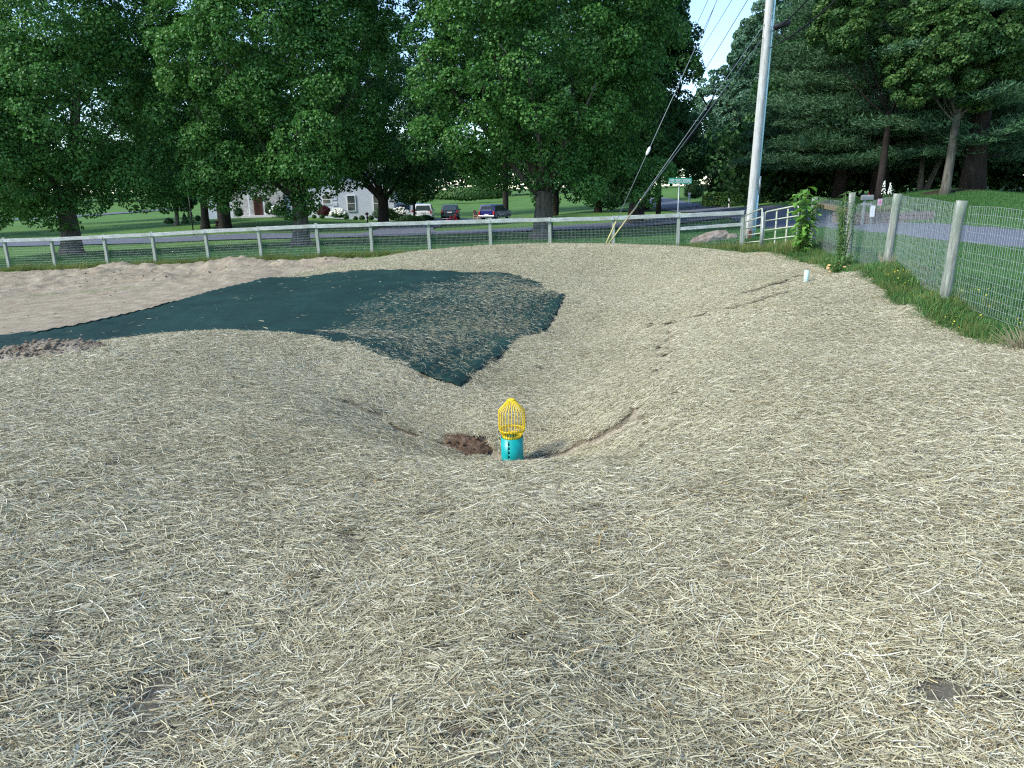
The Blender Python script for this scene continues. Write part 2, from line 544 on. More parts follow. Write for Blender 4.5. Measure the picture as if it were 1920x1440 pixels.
def warp(xy):
    """compress distance so near detail and far anchors share one spline"""
    r = np.hypot(xy[:, 0], xy[:, 1]) + 1e-9
    rr = np.where(r < 30, r, 30 + 30 * np.log(np.maximum(r, 30) / 30.0))
    return xy * (rr / r)[:, None]


W0 = warp(XY)


def phi(d2):
    return np.where(d2 > 1e-12, d2 * np.log(np.maximum(d2, 1e-12)) * 0.5, 0.0)


n_ = len(W0)
D2 = ((W0[:, None] - W0[None]) ** 2).sum(-1)
A = np.zeros((n_ + 3, n_ + 3))
A[:n_, :n_] = phi(D2) + np.eye(n_) * 0.06
A[:n_, n_] = 1
A[:n_, n_ + 1:] = W0
A[n_, :n_] = 1
A[n_ + 1:, :n_] = W0.T
sol = np.linalg.solve(A, np.concatenate([cpa[:, 2], np.zeros(3)]))


def terrain(x, y):
    x = np.atleast_1d(np.asarray(x, float))
    y = np.atleast_1d(np.asarray(y, float))
    shp = x.shape
    w = warp(np.stack([x.ravel(), y.ravel()], 1))
    out = np.zeros(len(w))
    for i in range(0, len(w), 20000):
        q = w[i:i + 20000]
        d2 = ((q[:, None] - W0[None]) ** 2).sum(-1)
        out[i:i + 20000] = phi(d2) @ sol[:n_] + sol[n_] + q @ sol[n_ + 1:]
    out = out.reshape(shp)
    # small lumps
    near = np.clip((30 - np.hypot(x, y)) / 10, 0, 1)
    out = out + near * (0.007 * np.sin(x * 3.1 + 1.3 * np.sin(y * 1.7)) * np.sin(y * 2.7 + 0.9 * np.sin(x * 2.1)) + 0.004 * np.sin(x * 7.3 + y * 3.1) * np.sin(y * 6.1 - x * 2.3))
    return out


def tz(x, y): return float(terrain(x, y)[0])


def cast(px, py, ymin=0.8, ymax=400):
    """where the view through this pixel meets the terrain"""
    v = ray(px, py)
    ys = np.geomspace(ymin, ymax, 1500)
    xs = v.x / v.y * ys
    zs = CAMZ + v.z / v.y * ys
    h = terrain(xs, ys)
    k = np.where(zs < h)[0]
    if len(k) == 0: return None
    k = k[0]
    if k == 0: return (xs[0], ys[0], h[0])
    a = (zs[k - 1] - h[k - 1]); b = (h[k] - zs[k])
    f = a / (a + b + 1e-9)
    yy = ys[k - 1] + (ys[k] - ys[k - 1]) * f
    return (v.x / v.y * yy, yy, tz(v.x / v.y * yy, yy))


def project(p):
    v = (np.array(p) - np.array((0, 0, CAMZ))) @ CRn
    return 960 + F * v[0] / -v[2], 720 - F * v[1] / -v[2]


def inpoly(x, y, poly):
    x = np.asarray(x); y = np.asarray(y)
    c = np.zeros(x.shape, bool)
    n = len(poly)
    j = n - 1
    for i in range(n):
        xi, yi = poly[i][0], poly[i][1]
        xj, yj = poly[j][0], poly[j][1]
        cond = ((yi > y) != (yj > y)) & (x < (xj - xi) * (y - yi) / (yj - yi + 1e-12) + xi)
        c ^= cond
        j = i
    return c


def edge_dist(x, y, poly):
    d = np.full(np.shape(x), 1e9)
    n = len(poly)
    for i in range(n):
        ax, ay = poly[i][:2]; bx, by = poly[(i + 1) % n][:2]
        dx, dy = bx - ax, by - ay
        L = dx * dx + dy * dy + 1e-12
        tt = np.clip(((x - ax) * dx + (y - ay) * dy) / L, 0, 1)
        d = np.minimum(d, np.hypot(x - ax - tt * dx, y - ay - tt * dy))
    return d


def xy_of(px, py, Y): return P(px, py, Y)[:2]


def vnoise(x, y, sc, seed=0):
    """cheap smooth noise 0..1"""
    r = np.random.default_rng(seed)
    tot = np.zeros(np.shape(x)); amp = 0
    for k in range(4):
        a = r.uniform(0, 2 * PI); ph = r.uniform(0, 6.28, 2); s = sc * 1.7 ** k * r.uniform(0.8, 1.2)
        u = x * math.cos(a) + y * math.sin(a); w = -x * math.sin(a) + y * math.cos(a)
        tot += np.sin(u * s + ph[0] + 1.5 * np.sin(w * s * 0.7)) * np.sin(w * s + ph[1]) / 1.4 ** k
        amp += 1 / 1.4 ** k
    return 0.5 + 0.5 * tot / amp * 1.5


# --- outlines on the ground
FABFAR = [cast(1062, 560), cast(1010, 532, 10), cast(950, 516, 10), cast(860, 513, 10), cast(740, 509, 10), cast(620, 514, 10), cast(500, 524, 10), cast(400, 548, 9.5),
          cast(300, 577, 9.5), cast(200, 603, 9.5), cast(100, 624, 9.5), cast(0, 634, 9.5), cast(-200, 655, 9)]
FABNEAR = [cast(865, 733), cast(800, 709), cast(740, 684), cast(690, 662), cast(640, 648, 8)]
FABNEAR = [p[:2] for p in FABNEAR]
fx = FABNEAR[-1][0]; fy = FABNEAR[-1][1]
FABNEAR += [(fx - 0.7, fy + 0.25), (fx - 1.5, fy + 0.35), (fx - 2.4, fy + 0.3), (-4.9, 9.35), (-6.0, 8.9), (-7.2, 8.3), (-8.6, 7.7), (-10.5, 7.2)]
FABFAR = [p[:2] for p in FABFAR]
FABPOLY = FABNEAR + FABFAR[::-1]

STRAWPOLY = [(-14, 2.0), xy_of(0, 694, 7.3), xy_of(60, 676, 7.6), xy_of(140, 652, 8.2), xy_of(250, 640, 8.8), (-4.9, 9.6), (fx - 2.4, fy + 0.6), (fx - 0.4, fy + 0.7),
             (1.0, 13.5), FABFAR[3], FABFAR[5], cast(490, 527, 10)[:2], cast(560, 513, 10)[:2], cast(640, 497, 10)[:2], cast(720, 484, 10)[:2],
             xy_of(800, 476, 22.6), xy_of(860, 470, 23.0), xy_of(950, 465, 23.4), xy_of(1150, 464, 23.4), xy_of(1300, 467, 22.6), xy_of(1390, 478, 20.8), xy_of(1450, 483, 19.2),
             xy_of(1500, 490, 17.4), xy_of(1560, 500, 15.2), xy_of(1600, 514, 13.6), xy_of(1640, 545, 12.0), xy_of(1700, 578, 10.3), xy_of(1780, 618, 8.9), xy_of(1860, 640, 8.1),
             xy_of(1920, 658, 7.6), (7.6, 5.5), (9, 3), (10, -3), (-14, -3)]
HOLE1 = [cast(820, 845)[:2], cast(832, 824)[:2], cast(868, 814)[:2], cast(905, 822)[:2], cast(945, 845)[:2], cast(990, 858)[:2], cast(930, 868)[:2], cast(860, 862)[:2]]
DIRTPOLY = [(-40, 6), (-9, 6.5), (-6.5, 7.6), (-4.6, 9.5)] + [tuple(p) for p in FABFAR[::-1][1:8]] + [cast(560, 513, 10)[:2], cast(640, 497, 10)[:2], cast(700, 487, 10)[:2],
            (FPOS[6][0], FPOS[6][1] - 2.6), (FPOS[5][0], FPOS[5][1] - 1.7), (FPOS[3][0], FPOS[3][1] - 1.3), (FPOS[2][0], FPOS[2][1] - 0.9), (FPOS[0][0], FPOS[0][1] - 1.4), (-45, 31)]

# --- ground sheet


def axis(lo, hi, fine_lo, fine_hi, step, growth=1.09):
    a = list(np.arange(fine_lo, fine_hi, step))
    s = step; x = fine_hi
    while x < hi: a.append(x); s *= growth; x += s
    a.append(hi)
    s = step; x = fine_lo; b = []
    while x > lo:
        s *= growth; x -= s; b.append(x)
    return np.array(b[::-1] + a)


gx = axis(-700, 700, -24, 17, 0.11)
gy = axis(-60, 900, -2, 33, 0.11)
GX, GY = np.meshgrid(gx, gy)
GZ = terrain(GX, GY)
dirt = inpoly(GX, GY, DIRTPOLY).astype(float)
ed = edge_dist(GX, GY, DIRTPOLY)
wob = vnoise(GX, GY, 3.0, 5) * 0.5
dirt = np.where(dirt > 0, np.clip((ed + wob * 0.3) / 0.12, 0, 1), np.clip(1 - (ed - wob * 0.55) / 0.12, 0, 1))
instraw = inpoly(GX, GY, STRAWPOLY)
sedge = edge_dist(GX, GY, STRAWPOLY)
dirt = np.maximum(dirt, (instraw | (sedge < 0.1)).astype(float))
# thin green patch in the dirt
pg = cast(150, 548, 11)
dirt *= 1 - 0.75 * np.exp(-(((GX - pg[0]) / 1.7) ** 2 + ((GY - pg[1]) / 0.35) ** 2)) * (vnoise(GX, GY, 9, 3) > 0.45)
# lumps in the dirt
dl = np.where(instraw, 0, dirt) * (GY > 9) * (GY < 33) * np.clip(edge_dist(GX, GY, FABPOLY) / 1.0, 0, 1)
rough = vnoise(GX, GY, 2.2, 11) * 0.6 + vnoise(GX, GY, 6.5, 12) * 0.4
far_dirt = np.clip((GY - (15.0 + 0.0 * GX)) / 6, 0.12, 1)
GZ += dl * far_dirt * (rough - 0.45) * 0.24
# ridge of pushed soil in front of the fence
for (px, py, Y, hh, sx, sy) in [(450, 492, 25.5, 0.34, 1.6, 0.7), (390, 500, 26.5, 0.25, 2.0, 0.6), (230, 505, 27.0, 0.3, 1.7, 0.6), (120, 515, 26.0, 0.16, 2.5, 0.6), (560, 503, 24.6, 0.2, 1.8, 0.5),
                                 (300, 537, 21.5, 0.2, 0.9, 0.5), (60, 530, 22.5, 0.2, 2.4, 0.6), (430, 520, 23, 0.18, 1.2, 0.5)]:
    q = P(px, py, Y)
    bump = np.exp(-(((GX - q[0]) / sx) ** 2 + ((GY - q[1]) / sy) ** 2))
    GZ += hh * bump * (0.7 + 0.5 * rough)
    dirt = np.maximum(dirt, np.clip(bump * 3 - 0.6, 0, 1))
# hollow beside the riser
hole = inpoly(GX, GY, HOLE1)
GZ = np.where(hole, GZ - 0.05, GZ)
ny, nx = GX.shape
idx = np.arange(nx * ny).reshape(ny, nx)
fc = np.stack([idx[:-1, :-1].ravel(), idx[:-1, 1:].ravel(), idx[1:, 1:].ravel(), idx[1:, :-1].ravel()], 1)
me = np_mesh('ground', np.stack([GX.ravel(), GY.ravel(), GZ.ravel()], 1), fc, True, {'dirt': ('POINT', dirt.ravel())})
tag(link('ground', me, M['ground']), kind='structure')


def ribbon(name, pts, widths, lift, mat, sub=60, kind='structure', across=8):
    pts = np.array(pts, float)
    d = np.concatenate([[0], np.cumsum(np.hypot(*np.diff(pts, axis=0).T))])
    tt = np.linspace(0, d[-1], sub)
    # smooth (Catmull-like) by cubic resample through repeated averaging
    x = np.interp(tt, d, pts[:, 0]); y = np.interp(tt, d, pts[:, 1])
    for _ in range(6):
        x[1:-1] = (x[:-2] + x[1:-1] * 2 + x[2:]) / 4; y[1:-1] = (y[:-2] + y[1:-1] * 2 + y[2:]) / 4
    w = np.interp(tt, d, widths)
    tx = np.gradient(x); ty = np.gradient(y); L = np.hypot(tx, ty); nxx = -ty / L; nyy = tx / L
    s = np.linspace(-0.5, 0.5, across + 1)
    X = x[:, None] + nxx[:, None] * w[:, None] * s; Yv = y[:, None] + nyy[:, None] * w[:, None] * s
    Z = terrain(X, Yv) + lift
    idx = np.arange(X.size).reshape(X.shape)
    f = np.stack([idx[:-1, :-1].ravel(), idx[:-1, 1:].ravel(), idx[1:, 1:].ravel(), idx[1:, :-1].ravel()], 1)
    me = np_mesh(name, np.stack([X.ravel(), Yv.ravel(), Z.ravel()], 1), f, True)
    o = link(name, me, mat)
    if kind: o['kind'] = kind
    return o


ribbon('road', [(15.6, -20), (15.6, 10), (15.6, 25), (16.0, 38), (17, 50), (18.3, 72), (22, 110), (27, 160), (30, 220)], [5.2] * 9, 0.06, M['asphalt'], 200)
ribbon('side_road', [(16.5, 51), (10, 50.5), (0, 51), (-15, 54.5), (-29, 57), (-45, 60), (-90, 68)], [9, 6, 4.8, 4.8, 4.8, 4.8, 4.8], 0.075, M['asphalt'], 160)
ribbon('driveway', [(-8.5, 52), (-8.6, 60), (-8, 72), (-6.2, 80), (-5, 88)], [6.5, 4.6, 5.5, 12, 14], 0.09, M['asphalt'], 60)
ribbon('far_driveway', [xy_of(-60, 413, 120), xy_of(60, 403, 128), xy_of(160, 394, 138), xy_of(270, 387, 150), xy_of(340, 384, 160)], [6, 6, 6, 6, 6], 0.12, M['asphalt'], 60)

ribbon('gravel_verge', [(12.78, -20), (12.78, 10), (12.78, 25), (13.1, 36), (13.6, 44)], [0.6] * 5, 0.05, M['gravel'], 120, across=3)

# --- straw blanket sheet
sx = np.arange(-11.5, 8.6, 0.075); sy = np.arange(-1.6, 24.2, 0.075)
SX, SY = np.meshgrid(sx, sy)
SZ = terrain(SX, SY) + 0.012 + 0.012 * vnoise(SX, SY, 9, 21)
mask = inpoly(SX, SY, STRAWPOLY) & ~inpoly(SX, SY, HOLE1) & ~(inpoly(SX, SY, FABPOLY) & (edge_dist(SX, SY, FABPOLY) > 0.15))
# long creases where two widths of blanket overlap (picture columns give their place on the slope)
CREASES = [([(1180, 800), (1110, 832), (1045, 856), (995, 862)], 0.041), ([(1480, 552), (1420, 572), (1330, 593), (1270, 607), (1222, 612)], 0.047), ([(1262, 612), (1246, 650), (1232, 700)], 0.03),
           ([(590, 745), (660, 770), (740, 803), (830, 838)], 0.035), 
           ([(1500, 520), (1460, 535), (1405, 552)], 0.055), ([(1232, 700), (1205, 750), (1180, 800)], 0.02), ([(1000, 700), (1040, 655), (1075, 600)], 0.014)]
CRW = []
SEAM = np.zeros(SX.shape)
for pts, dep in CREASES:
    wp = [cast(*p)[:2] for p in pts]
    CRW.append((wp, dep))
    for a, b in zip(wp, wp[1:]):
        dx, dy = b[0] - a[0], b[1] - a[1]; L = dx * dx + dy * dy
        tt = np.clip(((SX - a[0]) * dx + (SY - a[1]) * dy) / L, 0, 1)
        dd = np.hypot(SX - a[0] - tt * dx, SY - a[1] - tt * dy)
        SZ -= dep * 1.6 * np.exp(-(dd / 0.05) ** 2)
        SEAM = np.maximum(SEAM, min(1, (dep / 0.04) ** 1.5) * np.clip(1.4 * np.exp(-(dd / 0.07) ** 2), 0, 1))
idx = np.arange(SX.size).reshape(SX.shape)
fc = np.stack([idx[:-1, :-1].ravel(), idx[:-1, 1:].ravel(), idx[1:, 1:].ravel(), idx[1:, :-1].ravel()], 1)
fm = mask[:-1, :-1] & mask[:-1, 1:] & mask[1:, 1:] & mask[1:, :-1]
fc = fc[fm.ravel()]
used = np.unique(fc)
remap = np.full(SX.size, -1); remap[used] = np.arange(len(used))
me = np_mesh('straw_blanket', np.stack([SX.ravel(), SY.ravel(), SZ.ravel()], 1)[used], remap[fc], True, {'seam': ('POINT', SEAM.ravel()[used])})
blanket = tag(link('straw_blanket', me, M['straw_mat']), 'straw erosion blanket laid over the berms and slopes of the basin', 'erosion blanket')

# --- geotextile strip


def resample(pts, n):
    pts = np.array(pts, float)
    d = np.concatenate([[0], np.cumsum(np.hypot(*np.diff(pts, axis=0).T))])
    tt = np.linspace(0, d[-1], n)
    return np.stack([np.interp(tt, d, pts[:, 0]), np.interp(tt, d, pts[:, 1])], 1)


nu, nv = 260, 110
A0 = resample(FABNEAR, nu); B0 = resample(FABFAR, nu)
for C_ in (A0, B0):
    for _ in range(3): C_[1:-1] = (C_[:-2] + 2 * C_[1:-1] + C_[2:]) / 4
u = np.linspace(0, 1, nv)[None, :, None]
Gd = A0[:, None] * (1 - u) + B0[:, None] * u
ang = np.linspace(0, 1, nu)[:, None]
jag = 0.16 * (vnoise(A0[:, 0], A0[:, 1], 1.7, 61) - 0.5) + 0.05 * (vnoise(A0[:, 0], A0[:, 1], 7, 62) - 0.5)
Gd[:, -1, 1] += jag * 0.8; Gd[:, 0, 1] += jag * 0.3
X, Yv = Gd[..., 0], Gd[..., 1]
Z = terrain(X, Yv) + 0.035 + 0.02 * vnoise(X, Yv, 5, 31) + 0.010 * np.sin(Yv * 26 + X * 3 + 2 * np.sin(X * 1.3))
# rolled hem along the two folded edges at the basin end
vv = np.linspace(0, 1, nv)[None, :]; uu = np.linspace(0, 1, nu)[:, None]
Lu = np.hypot(*np.diff(A0, axis=0).T).sum()
Z += 0.022 * np.exp(-((uu * Lu - 0.12) / 0.07) ** 2) + 0.018 * np.exp(-((vv - 0.035) / 0.022) ** 2) * (uu < 0.35)
Z += 0.03 * np.exp(-((uu * Lu - 0.5) / 0.05) ** 2) * (0.5 + 0.5 * np.sin(vv * 9))
idx = np.arange(X.size).reshape(X.shape)
fc = np.stack([idx[:-1, :-1].ravel(), idx[:-1, 1:].ravel(), idx[1:, 1:].ravel(), idx[1:, :-1].ravel()], 1)
me = np_mesh('geotextile', np.stack([X.ravel(), Yv.ravel(), Z.ravel()], 1), fc, True)
go = tag(link('geotextile_mat', me, M['fabric']), 'dark green geotextile mat lying across the spillway, straw strewn on its slope', 'geotextile')
so = go.modifiers.new('thickness', 'SOLIDIFY'); so.thickness = 0.02; so.offset = -1

# ------------------------------------------------------------------ scattering of patches (stuff only)
NODECACHE = {}


def scatter(name, patches, pts, rot, scl, pid, mat, parent=None):
    """one object; its points carry copies of small straw or grass patches"""
    c = bpy.data.collections.new(name + '_patches')
    for i, me in enumerate(patches):
        o = bpy.data.objects.new('patch', me)
        me.materials.clear(); me.materials.append(mat)
        c.objects.link(o)
    me = bpy.data.meshes.new(name)
    me.vertices.add(len(pts))
    me.vertices.foreach_set('co', np.ascontiguousarray(pts, np.float32).ravel())
    a = me.attributes.new('rot', 'FLOAT_VECTOR', 'POINT'); a.data.foreach_set('vector', np.ascontiguousarray(rot, np.float32).ravel())
    a = me.attributes.new('scl', 'FLOAT', 'POINT'); a.data.foreach_set('value', np.ascontiguousarray(scl, np.float32))
    a = me.attributes.new('pid', 'INT', 'POINT'); a.data.foreach_set('value', np.ascontiguousarray(pid, np.int32))
    me.materials.append(mat)
    ob = link(name, me, None, parent)
    g = bpy.data.node_groups.new(name + '_nodes', 'GeometryNodeTree')
    g.interface.new_socket('Geometry', in_out='INPUT', socket_type='NodeSocketGeometry')
    g.interface.new_socket('Geometry', in_out='OUTPUT', socket_type='NodeSocketGeometry')
    N = g.nodes; Lk = g.links
    gi = N.new('NodeGroupInput'); goo = N.new('NodeGroupOutput')
    iop = N.new('GeometryNodeInstanceOnPoints')
    ci = N.new('GeometryNodeCollectionInfo'); ci.inputs['Collection'].default_value = c
    ci.inputs['Separate Children'].default_value = True
    ci.inputs['Reset Children'].default_value = True

    def na(nm, ty):
        q = N.new('GeometryNodeInputNamedAttribute'); q.data_type = ty; q.inputs['Name'].default_value = nm
        return [s for s in q.outputs if s.enabled and s.name == 'Attribute'][0]
    Lk.new(gi.outputs[0], iop.inputs['Points'])
    Lk.new(ci.outputs[0], iop.inputs['Instance'])
    iop.inputs['Pick Instance'].default_value = True
    Lk.new(na('pid', 'INT'), iop.inputs['Instance Index'])
    e2r = N.new('FunctionNodeEulerToRotation')
    Lk.new(na('rot', 'FLOAT_VECTOR'), e2r.inputs[0])
    Lk.new(e2r.outputs[0], iop.inputs['Rotation'])
    Lk.new(na('scl', 'FLOAT'), iop.inputs['Scale'])
    Lk.new(iop.outputs[0], goo.inputs[0])
    md = ob.modifiers.new('scatter', 'NODES'); md.node_group = g
    return ob


def align_rot(x, y, yaw):
    """Euler so that local z follows the slope and local x the yaw direction"""
    e = 0.12
    dzx = (terrain(x + e, y) - terrain(x - e, y)) / (2 * e)
    dzy = (terrain(x, y + e) - terrain(x, y - e)) / (2 * e)
    # R = Rslope * Rz(yaw); small-slope exact construction
    n = np.stack([-dzx, -dzy, np.ones_like(dzx)], 1); n /= np.linalg.norm(n, axis=1)[:, None]
    xd = np.stack([np.cos(yaw), np.sin(yaw), np.zeros_like(yaw)], 1)
    xd -= n * (xd * n).sum(1)[:, None]; xd /= np.linalg.norm(xd, axis=1)[:, None]
    yd = np.cross(n, xd)
    # matrix columns xd,yd,n -> XYZ euler (Blender: Rz*Ry*Rx)
    ry = np.arcsin(np.clip(-xd[:, 2], -1, 1))
    rx = np.arctan2(yd[:, 2], n[:, 2])
    rz = np.arctan2(xd[:, 1], xd[:, 0])
    return np.stack([rx, ry, rz], 1)


def straw_patch(seed, R, n, spread=0.85, lift=0.022, lmin=0.02, lmax=0.088, w=0.0025):
    r = np.random.default_rng(seed)
    rad = R * np.sqrt(r.uniform(0, 1, n)) * r.uniform(0.75, 1.0, n)
    th = r.uniform(0, 2 * PI, n)
    cx, cy = rad * np.cos(th), rad * np.sin(th)
    a = r.normal(0, spread, n)
    L = r.gamma(3.0, (lmax - lmin) / 5, n) + lmin
    L = np.minimum(L, 0.19)
    wd = w * r.uniform(0.45, 1.45, n)
    tilt = r.normal(0, 0.14, n)
    z = lift * r.uniform(0, 1, n) ** 1.6 + np.abs(np.sin(tilt)) * L * 0.35
    roll = r.normal(0, 0.6, n)
    d = np.stack([np.cos(a) * np.cos(tilt), np.sin(a) * np.cos(tilt), np.sin(tilt)], 1)
    side = np.stack([-np.sin(a), np.cos(a), np.zeros(n)], 1)
    upv = np.cross(d, side)
    s2 = side * np.cos(roll)[:, None] + upv * np.sin(roll)[:, None]
    c = np.stack([cx, cy, z], 1)
    bend = r.normal(0, 0.085, n)[:, None] * L[:, None]
    mid = c + side * bend
    h = (L / 2)[:, None]; ww = (wd / 2)[:, None]
    p0 = c - d * h; p2 = c + d * h
    V = np.stack([p0 - s2 * ww, p0 + s2 * ww, mid - s2 * ww, mid + s2 * ww, p2 - s2 * ww * 0.8, p2 + s2 * ww * 0.8], 1).reshape(-1, 3)
    b = np.arange(n)[:, None] * 6
    Fc = np.concatenate([b + np.array([[0, 1, 3, 2]]), b + np.array([[2, 3, 5, 4]])], 0)
    rv = np.clip(r.beta(1.5, 1.4, n) + (r.uniform(0, 1, n) < 0.02) * 0.5, 0, 1)
    return np_mesh('straw_patch', V, Fc, False, {'rnd': ('FACE', np.concatenate([rv, rv]))})


def grid_points(x0, x1, y0, y1, step, jit=0.5, seed=1):
    r = np.random.default_rng(seed)
    a, b = np.meshgrid(np.arange(x0, x1, step), np.arange(y0, y1, step))
    a = a.ravel() + r.uniform(-jit, jit, a.size) * step; b = b.ravel() + r.uniform(-jit, jit, b.size) * step
    return a, b


def in_view(x, y, z, mx=600):
    v = np.stack([x, y, z - CAMZ], 1) @ CRn
    d = -v[:, 2]
    px = 960 + F * v[:, 0] / np.maximum(d, 0.01); py = 720 - F * v[:, 1] / np.maximum(d, 0.01)
    return (d > 0.2) & (px > -mx) & (px < 1920 + mx) & (py < 1440 + mx)


def flow(x, y):
    return np.where(x < 0, 0.32, -0.0) * np.clip(-x / 2.5, 0, 1) - 0.5 * np.clip(x / 2.5, 0, 1) + 0.35 * (vnoise(x, y, 0.9, 77) - 0.5)


sp = [straw_patch(100 + i, 0.17, 900) for i in range(6)] + [straw_patch(120 + i, 0.17, 380) for i in range(3)] + [straw_patch(130 + i, 0.15, 80, spread=1.2) for i in range(3)]
x, y = grid_points(-11.4, 8.8, -1.4, 24.0, 0.155, 0.6, 3)
z = terrain(x, y)
crd = np.full(x.shape, 1e9)
for wp, dep in CRW:
    for a, b in zip(wp, wp[1:]):
        dx, dy = b[0] - a[0], b[1] - a[1]; L = dx * dx + dy * dy
        tt = np.clip(((x - a[0]) * dx + (y - a[1]) * dy) / L, 0, 1)
        crd = np.minimum(crd, np.hypot(x - a[0] - tt * dx, y - a[1] - tt * dy) / (dep / 0.035))
ok = inpoly(x, y, STRAWPOLY) & ~(inpoly(x, y, HOLE1)) & ~(inpoly(x, y, FABPOLY) & (edge_dist(x, y, FABPOLY) > 0.01)) & (edge_dist(x, y, STRAWPOLY) > 0.05)
ok &= ~((edge_dist(x, y, FABPOLY) < 0.10) & (y > 7.5) & (rng.uniform(0, 1, x.shape) < 0.6))

ok &= ~((crd < 0.125) & (rng.uniform(0, 1, x.shape) < 0.93))
ok &= ~(np.hypot(x - 0.0, y - 6.72) < 0.26)
# thin spots near the camera
thin = vnoise(x, y, 3.4, 91)
bare = (thin > 0.8) & (y < 2.8)
sparse = ((thin > 0.64) & (y < 4.2))
pid = rng.integers(0, 6, x.size)
pid = np.where(sparse, rng.integers(6, 9, x.size), pid)
pid = np.where(bare, rng.integers(9, 12, x.size), pid)
x, y, z, pid = x[ok], y[ok], z[ok], pid[ok]
yaw = flow(x, y) + rng.normal(0, 0.35, x.size)
rot = align_rot(x, y, yaw)
pts = np.stack([x, y, z + 0.024], 1)
st = scatter('straw', sp, pts, rot, rng.uniform(0.88, 1.2, x.size), pid, M['straw'], blanket)
st['kind'] = 'stuff'

# straw blown over the fabric slope
sp2 = [straw_patch(200 + i, 0.36, 20, spread=1.3, w=0.0021, lmin=0.04) for i in range(4)] + [straw_patch(210 + i, 0.36, 44, spread=1.2, w=0.0021, lmin=0.04) for i in range(4)] + [straw_patch(220 + i, 0.2, 3, spread=1.2, w=0.004, lmin=0.05) for i in range(4)]
x, y = grid_points(-9, 3, 7.8, 20.5, 0.17, 0.6, 4)
ok = inpoly(x, y, FABPOLY) & (edge_dist(x, y, FABPOLY) > 0.04)
x, y = x[ok], y[ok]
pp = np.array([project((a, b, c)) for a, b, c in zip(x, y, terrain(x, y) + 0.05)])
# a band along the basin end of the mat
lim = np.interp(pp[:, 1], [505, 525, 550, 600, 640, 740], [940, 860, 760, 660, 610, 590])
tt = (pp[:, 0] - lim) / 190 + 0.9 * (vnoise(x, y, 2.0, 41) - 0.5)
r_ = rng.uniform(0, 1, x.size)
keep = ((tt > 0) & (r_ < 0.9)) | (r_ < 0.05)
hem = ((edge_dist(x, y, FABPOLY) < 0.16) & (rng.uniform(0, 1, x.size) < 0.5))
keep &= ~hem
pid = np.where(tt > 0.75, rng.integers(4, 8, x.size), rng.integers(0, 4, x.size))
pid = np.where((tt > 0.2) & (vnoise(x, y, 3.5, 47) > 0.62), rng.integers(4, 8, x.size), pid)
pid = np.where(tt <= 0, rng.integers(8, 12, x.size), pid)
x, y, pid = x[keep], y[keep], pid[keep]
st2 = scatter('scattered_straw', sp2, np.stack([x, y, terrain(x, y) + 0.052], 1), align_rot(x, y, rng.uniform(0, 6.28, x.size)), rng.uniform(0.8, 1.15, x.size), pid, M['straw'])
tag(st2, 'loose straw blown across the sloping end of the green mat', kind='stuff')


def grass_patch(seed, R, n, hmin, hmax, w, lean=0.35):
    r = np.random.default_rng(seed)
    rad = R * np.sqrt(r.uniform(0, 1, n)); th = r.uniform(0, 2 * PI, n)
    c = np.stack([rad * np.cos(th), rad * np.sin(th), np.zeros(n) - 0.01], 1)
    h = r.uniform(hmin, hmax, n)
    a = r.uniform(0, 2 * PI, n)
    ln = np.abs(r.normal(0, lean, n))
    d = np.stack([np.cos(a), np.sin(a), np.zeros(n)], 1)
    s = np.stack([-np.sin(a), np.cos(a), np.zeros(n)], 1)
    wd = (w * r.uniform(0.6, 1.3, n))[:, None]
    m = c + d * (h * ln * 0.35)[:, None] + np.array([0, 0, 1]) * (h * 0.55)[:, None]
    tip = c + d * (h * ln)[:, None] + np.array([0, 0, 1]) * (h * np.cos(np.minimum(ln, 1.2)))[:, None]
    V = np.stack([c - s * wd, c + s * wd, m + s * wd * 0.7, m - s * wd * 0.7, tip + s * wd * 0.1, tip - s * wd * 0.1], 1).reshape(-1, 3)
    b = np.arange(n)[:, None] * 6
    Fc = np.concatenate([b + np.array([[0, 1, 2, 3]]), b + np.array([[3, 2, 4, 5]])], 0)
    rv = r.uniform(0, 1, n)
    return np_mesh('grass_patch', V, Fc, False, {'rnd': ('FACE', np.concatenate([rv, rv]))})


# lawn right of the wire fence (and behind the board fence)
gp = [grass_patch(300 + i, 0.3, 420, 0.05, 0.12, 0.004, 0.8) for i in range(5)]
x, y = grid_points(3, 16, 5, 32, 0.24, 0.6, 6)
z = terrain(x, y)
ok = in_view(x, y, z) & ~inpoly(x, y, STRAWPOLY) & (x < 12.9) & (x > 5.2)
x, y = x[ok], y[ok]
x2, y2 = grid_points(-27, 13, 27.5, 44, 0.42, 0.6, 7)
ok = in_view(x2, y2, terrain(x2, y2), 300)
fl = np.interp(x2, [FPOS[0][0], FPOS[-1][0]], [FPOS[0][1], FPOS[-1][1]])
ok &= y2 > fl + 0.2
x2, y2 = x2[ok], y2[ok]
x3, y3 = grid_points(18.3, 40, 20, 52, 0.42, 0.6, 8)
o3 = in_view(x3, y3, terrain(x3, y3), 300); x2 = np.concatenate([x2, x3[o3]]); y2 = np.concatenate([y2, y3[o3]]); ok = np.ones(x2.size, bool)
x = np.concatenate([x, x2[ok]]); y = np.concatenate([y, y2[ok]])
gs = scatter('lawn_grass', gp, np.stack([x, y, terrain(x, y)], 1), align_rot(x, y, rng.uniform(0, 6.28, x.size)), np.concatenate([rng.uniform(0.8, 1.3, x.size - ok.sum()), rng.uniform(1.2, 1.7, ok.sum())]), rng.integers(0, 5, x.size), M['grass'])
tag(gs, 'short green lawn grass beside the road', kind='stuff')

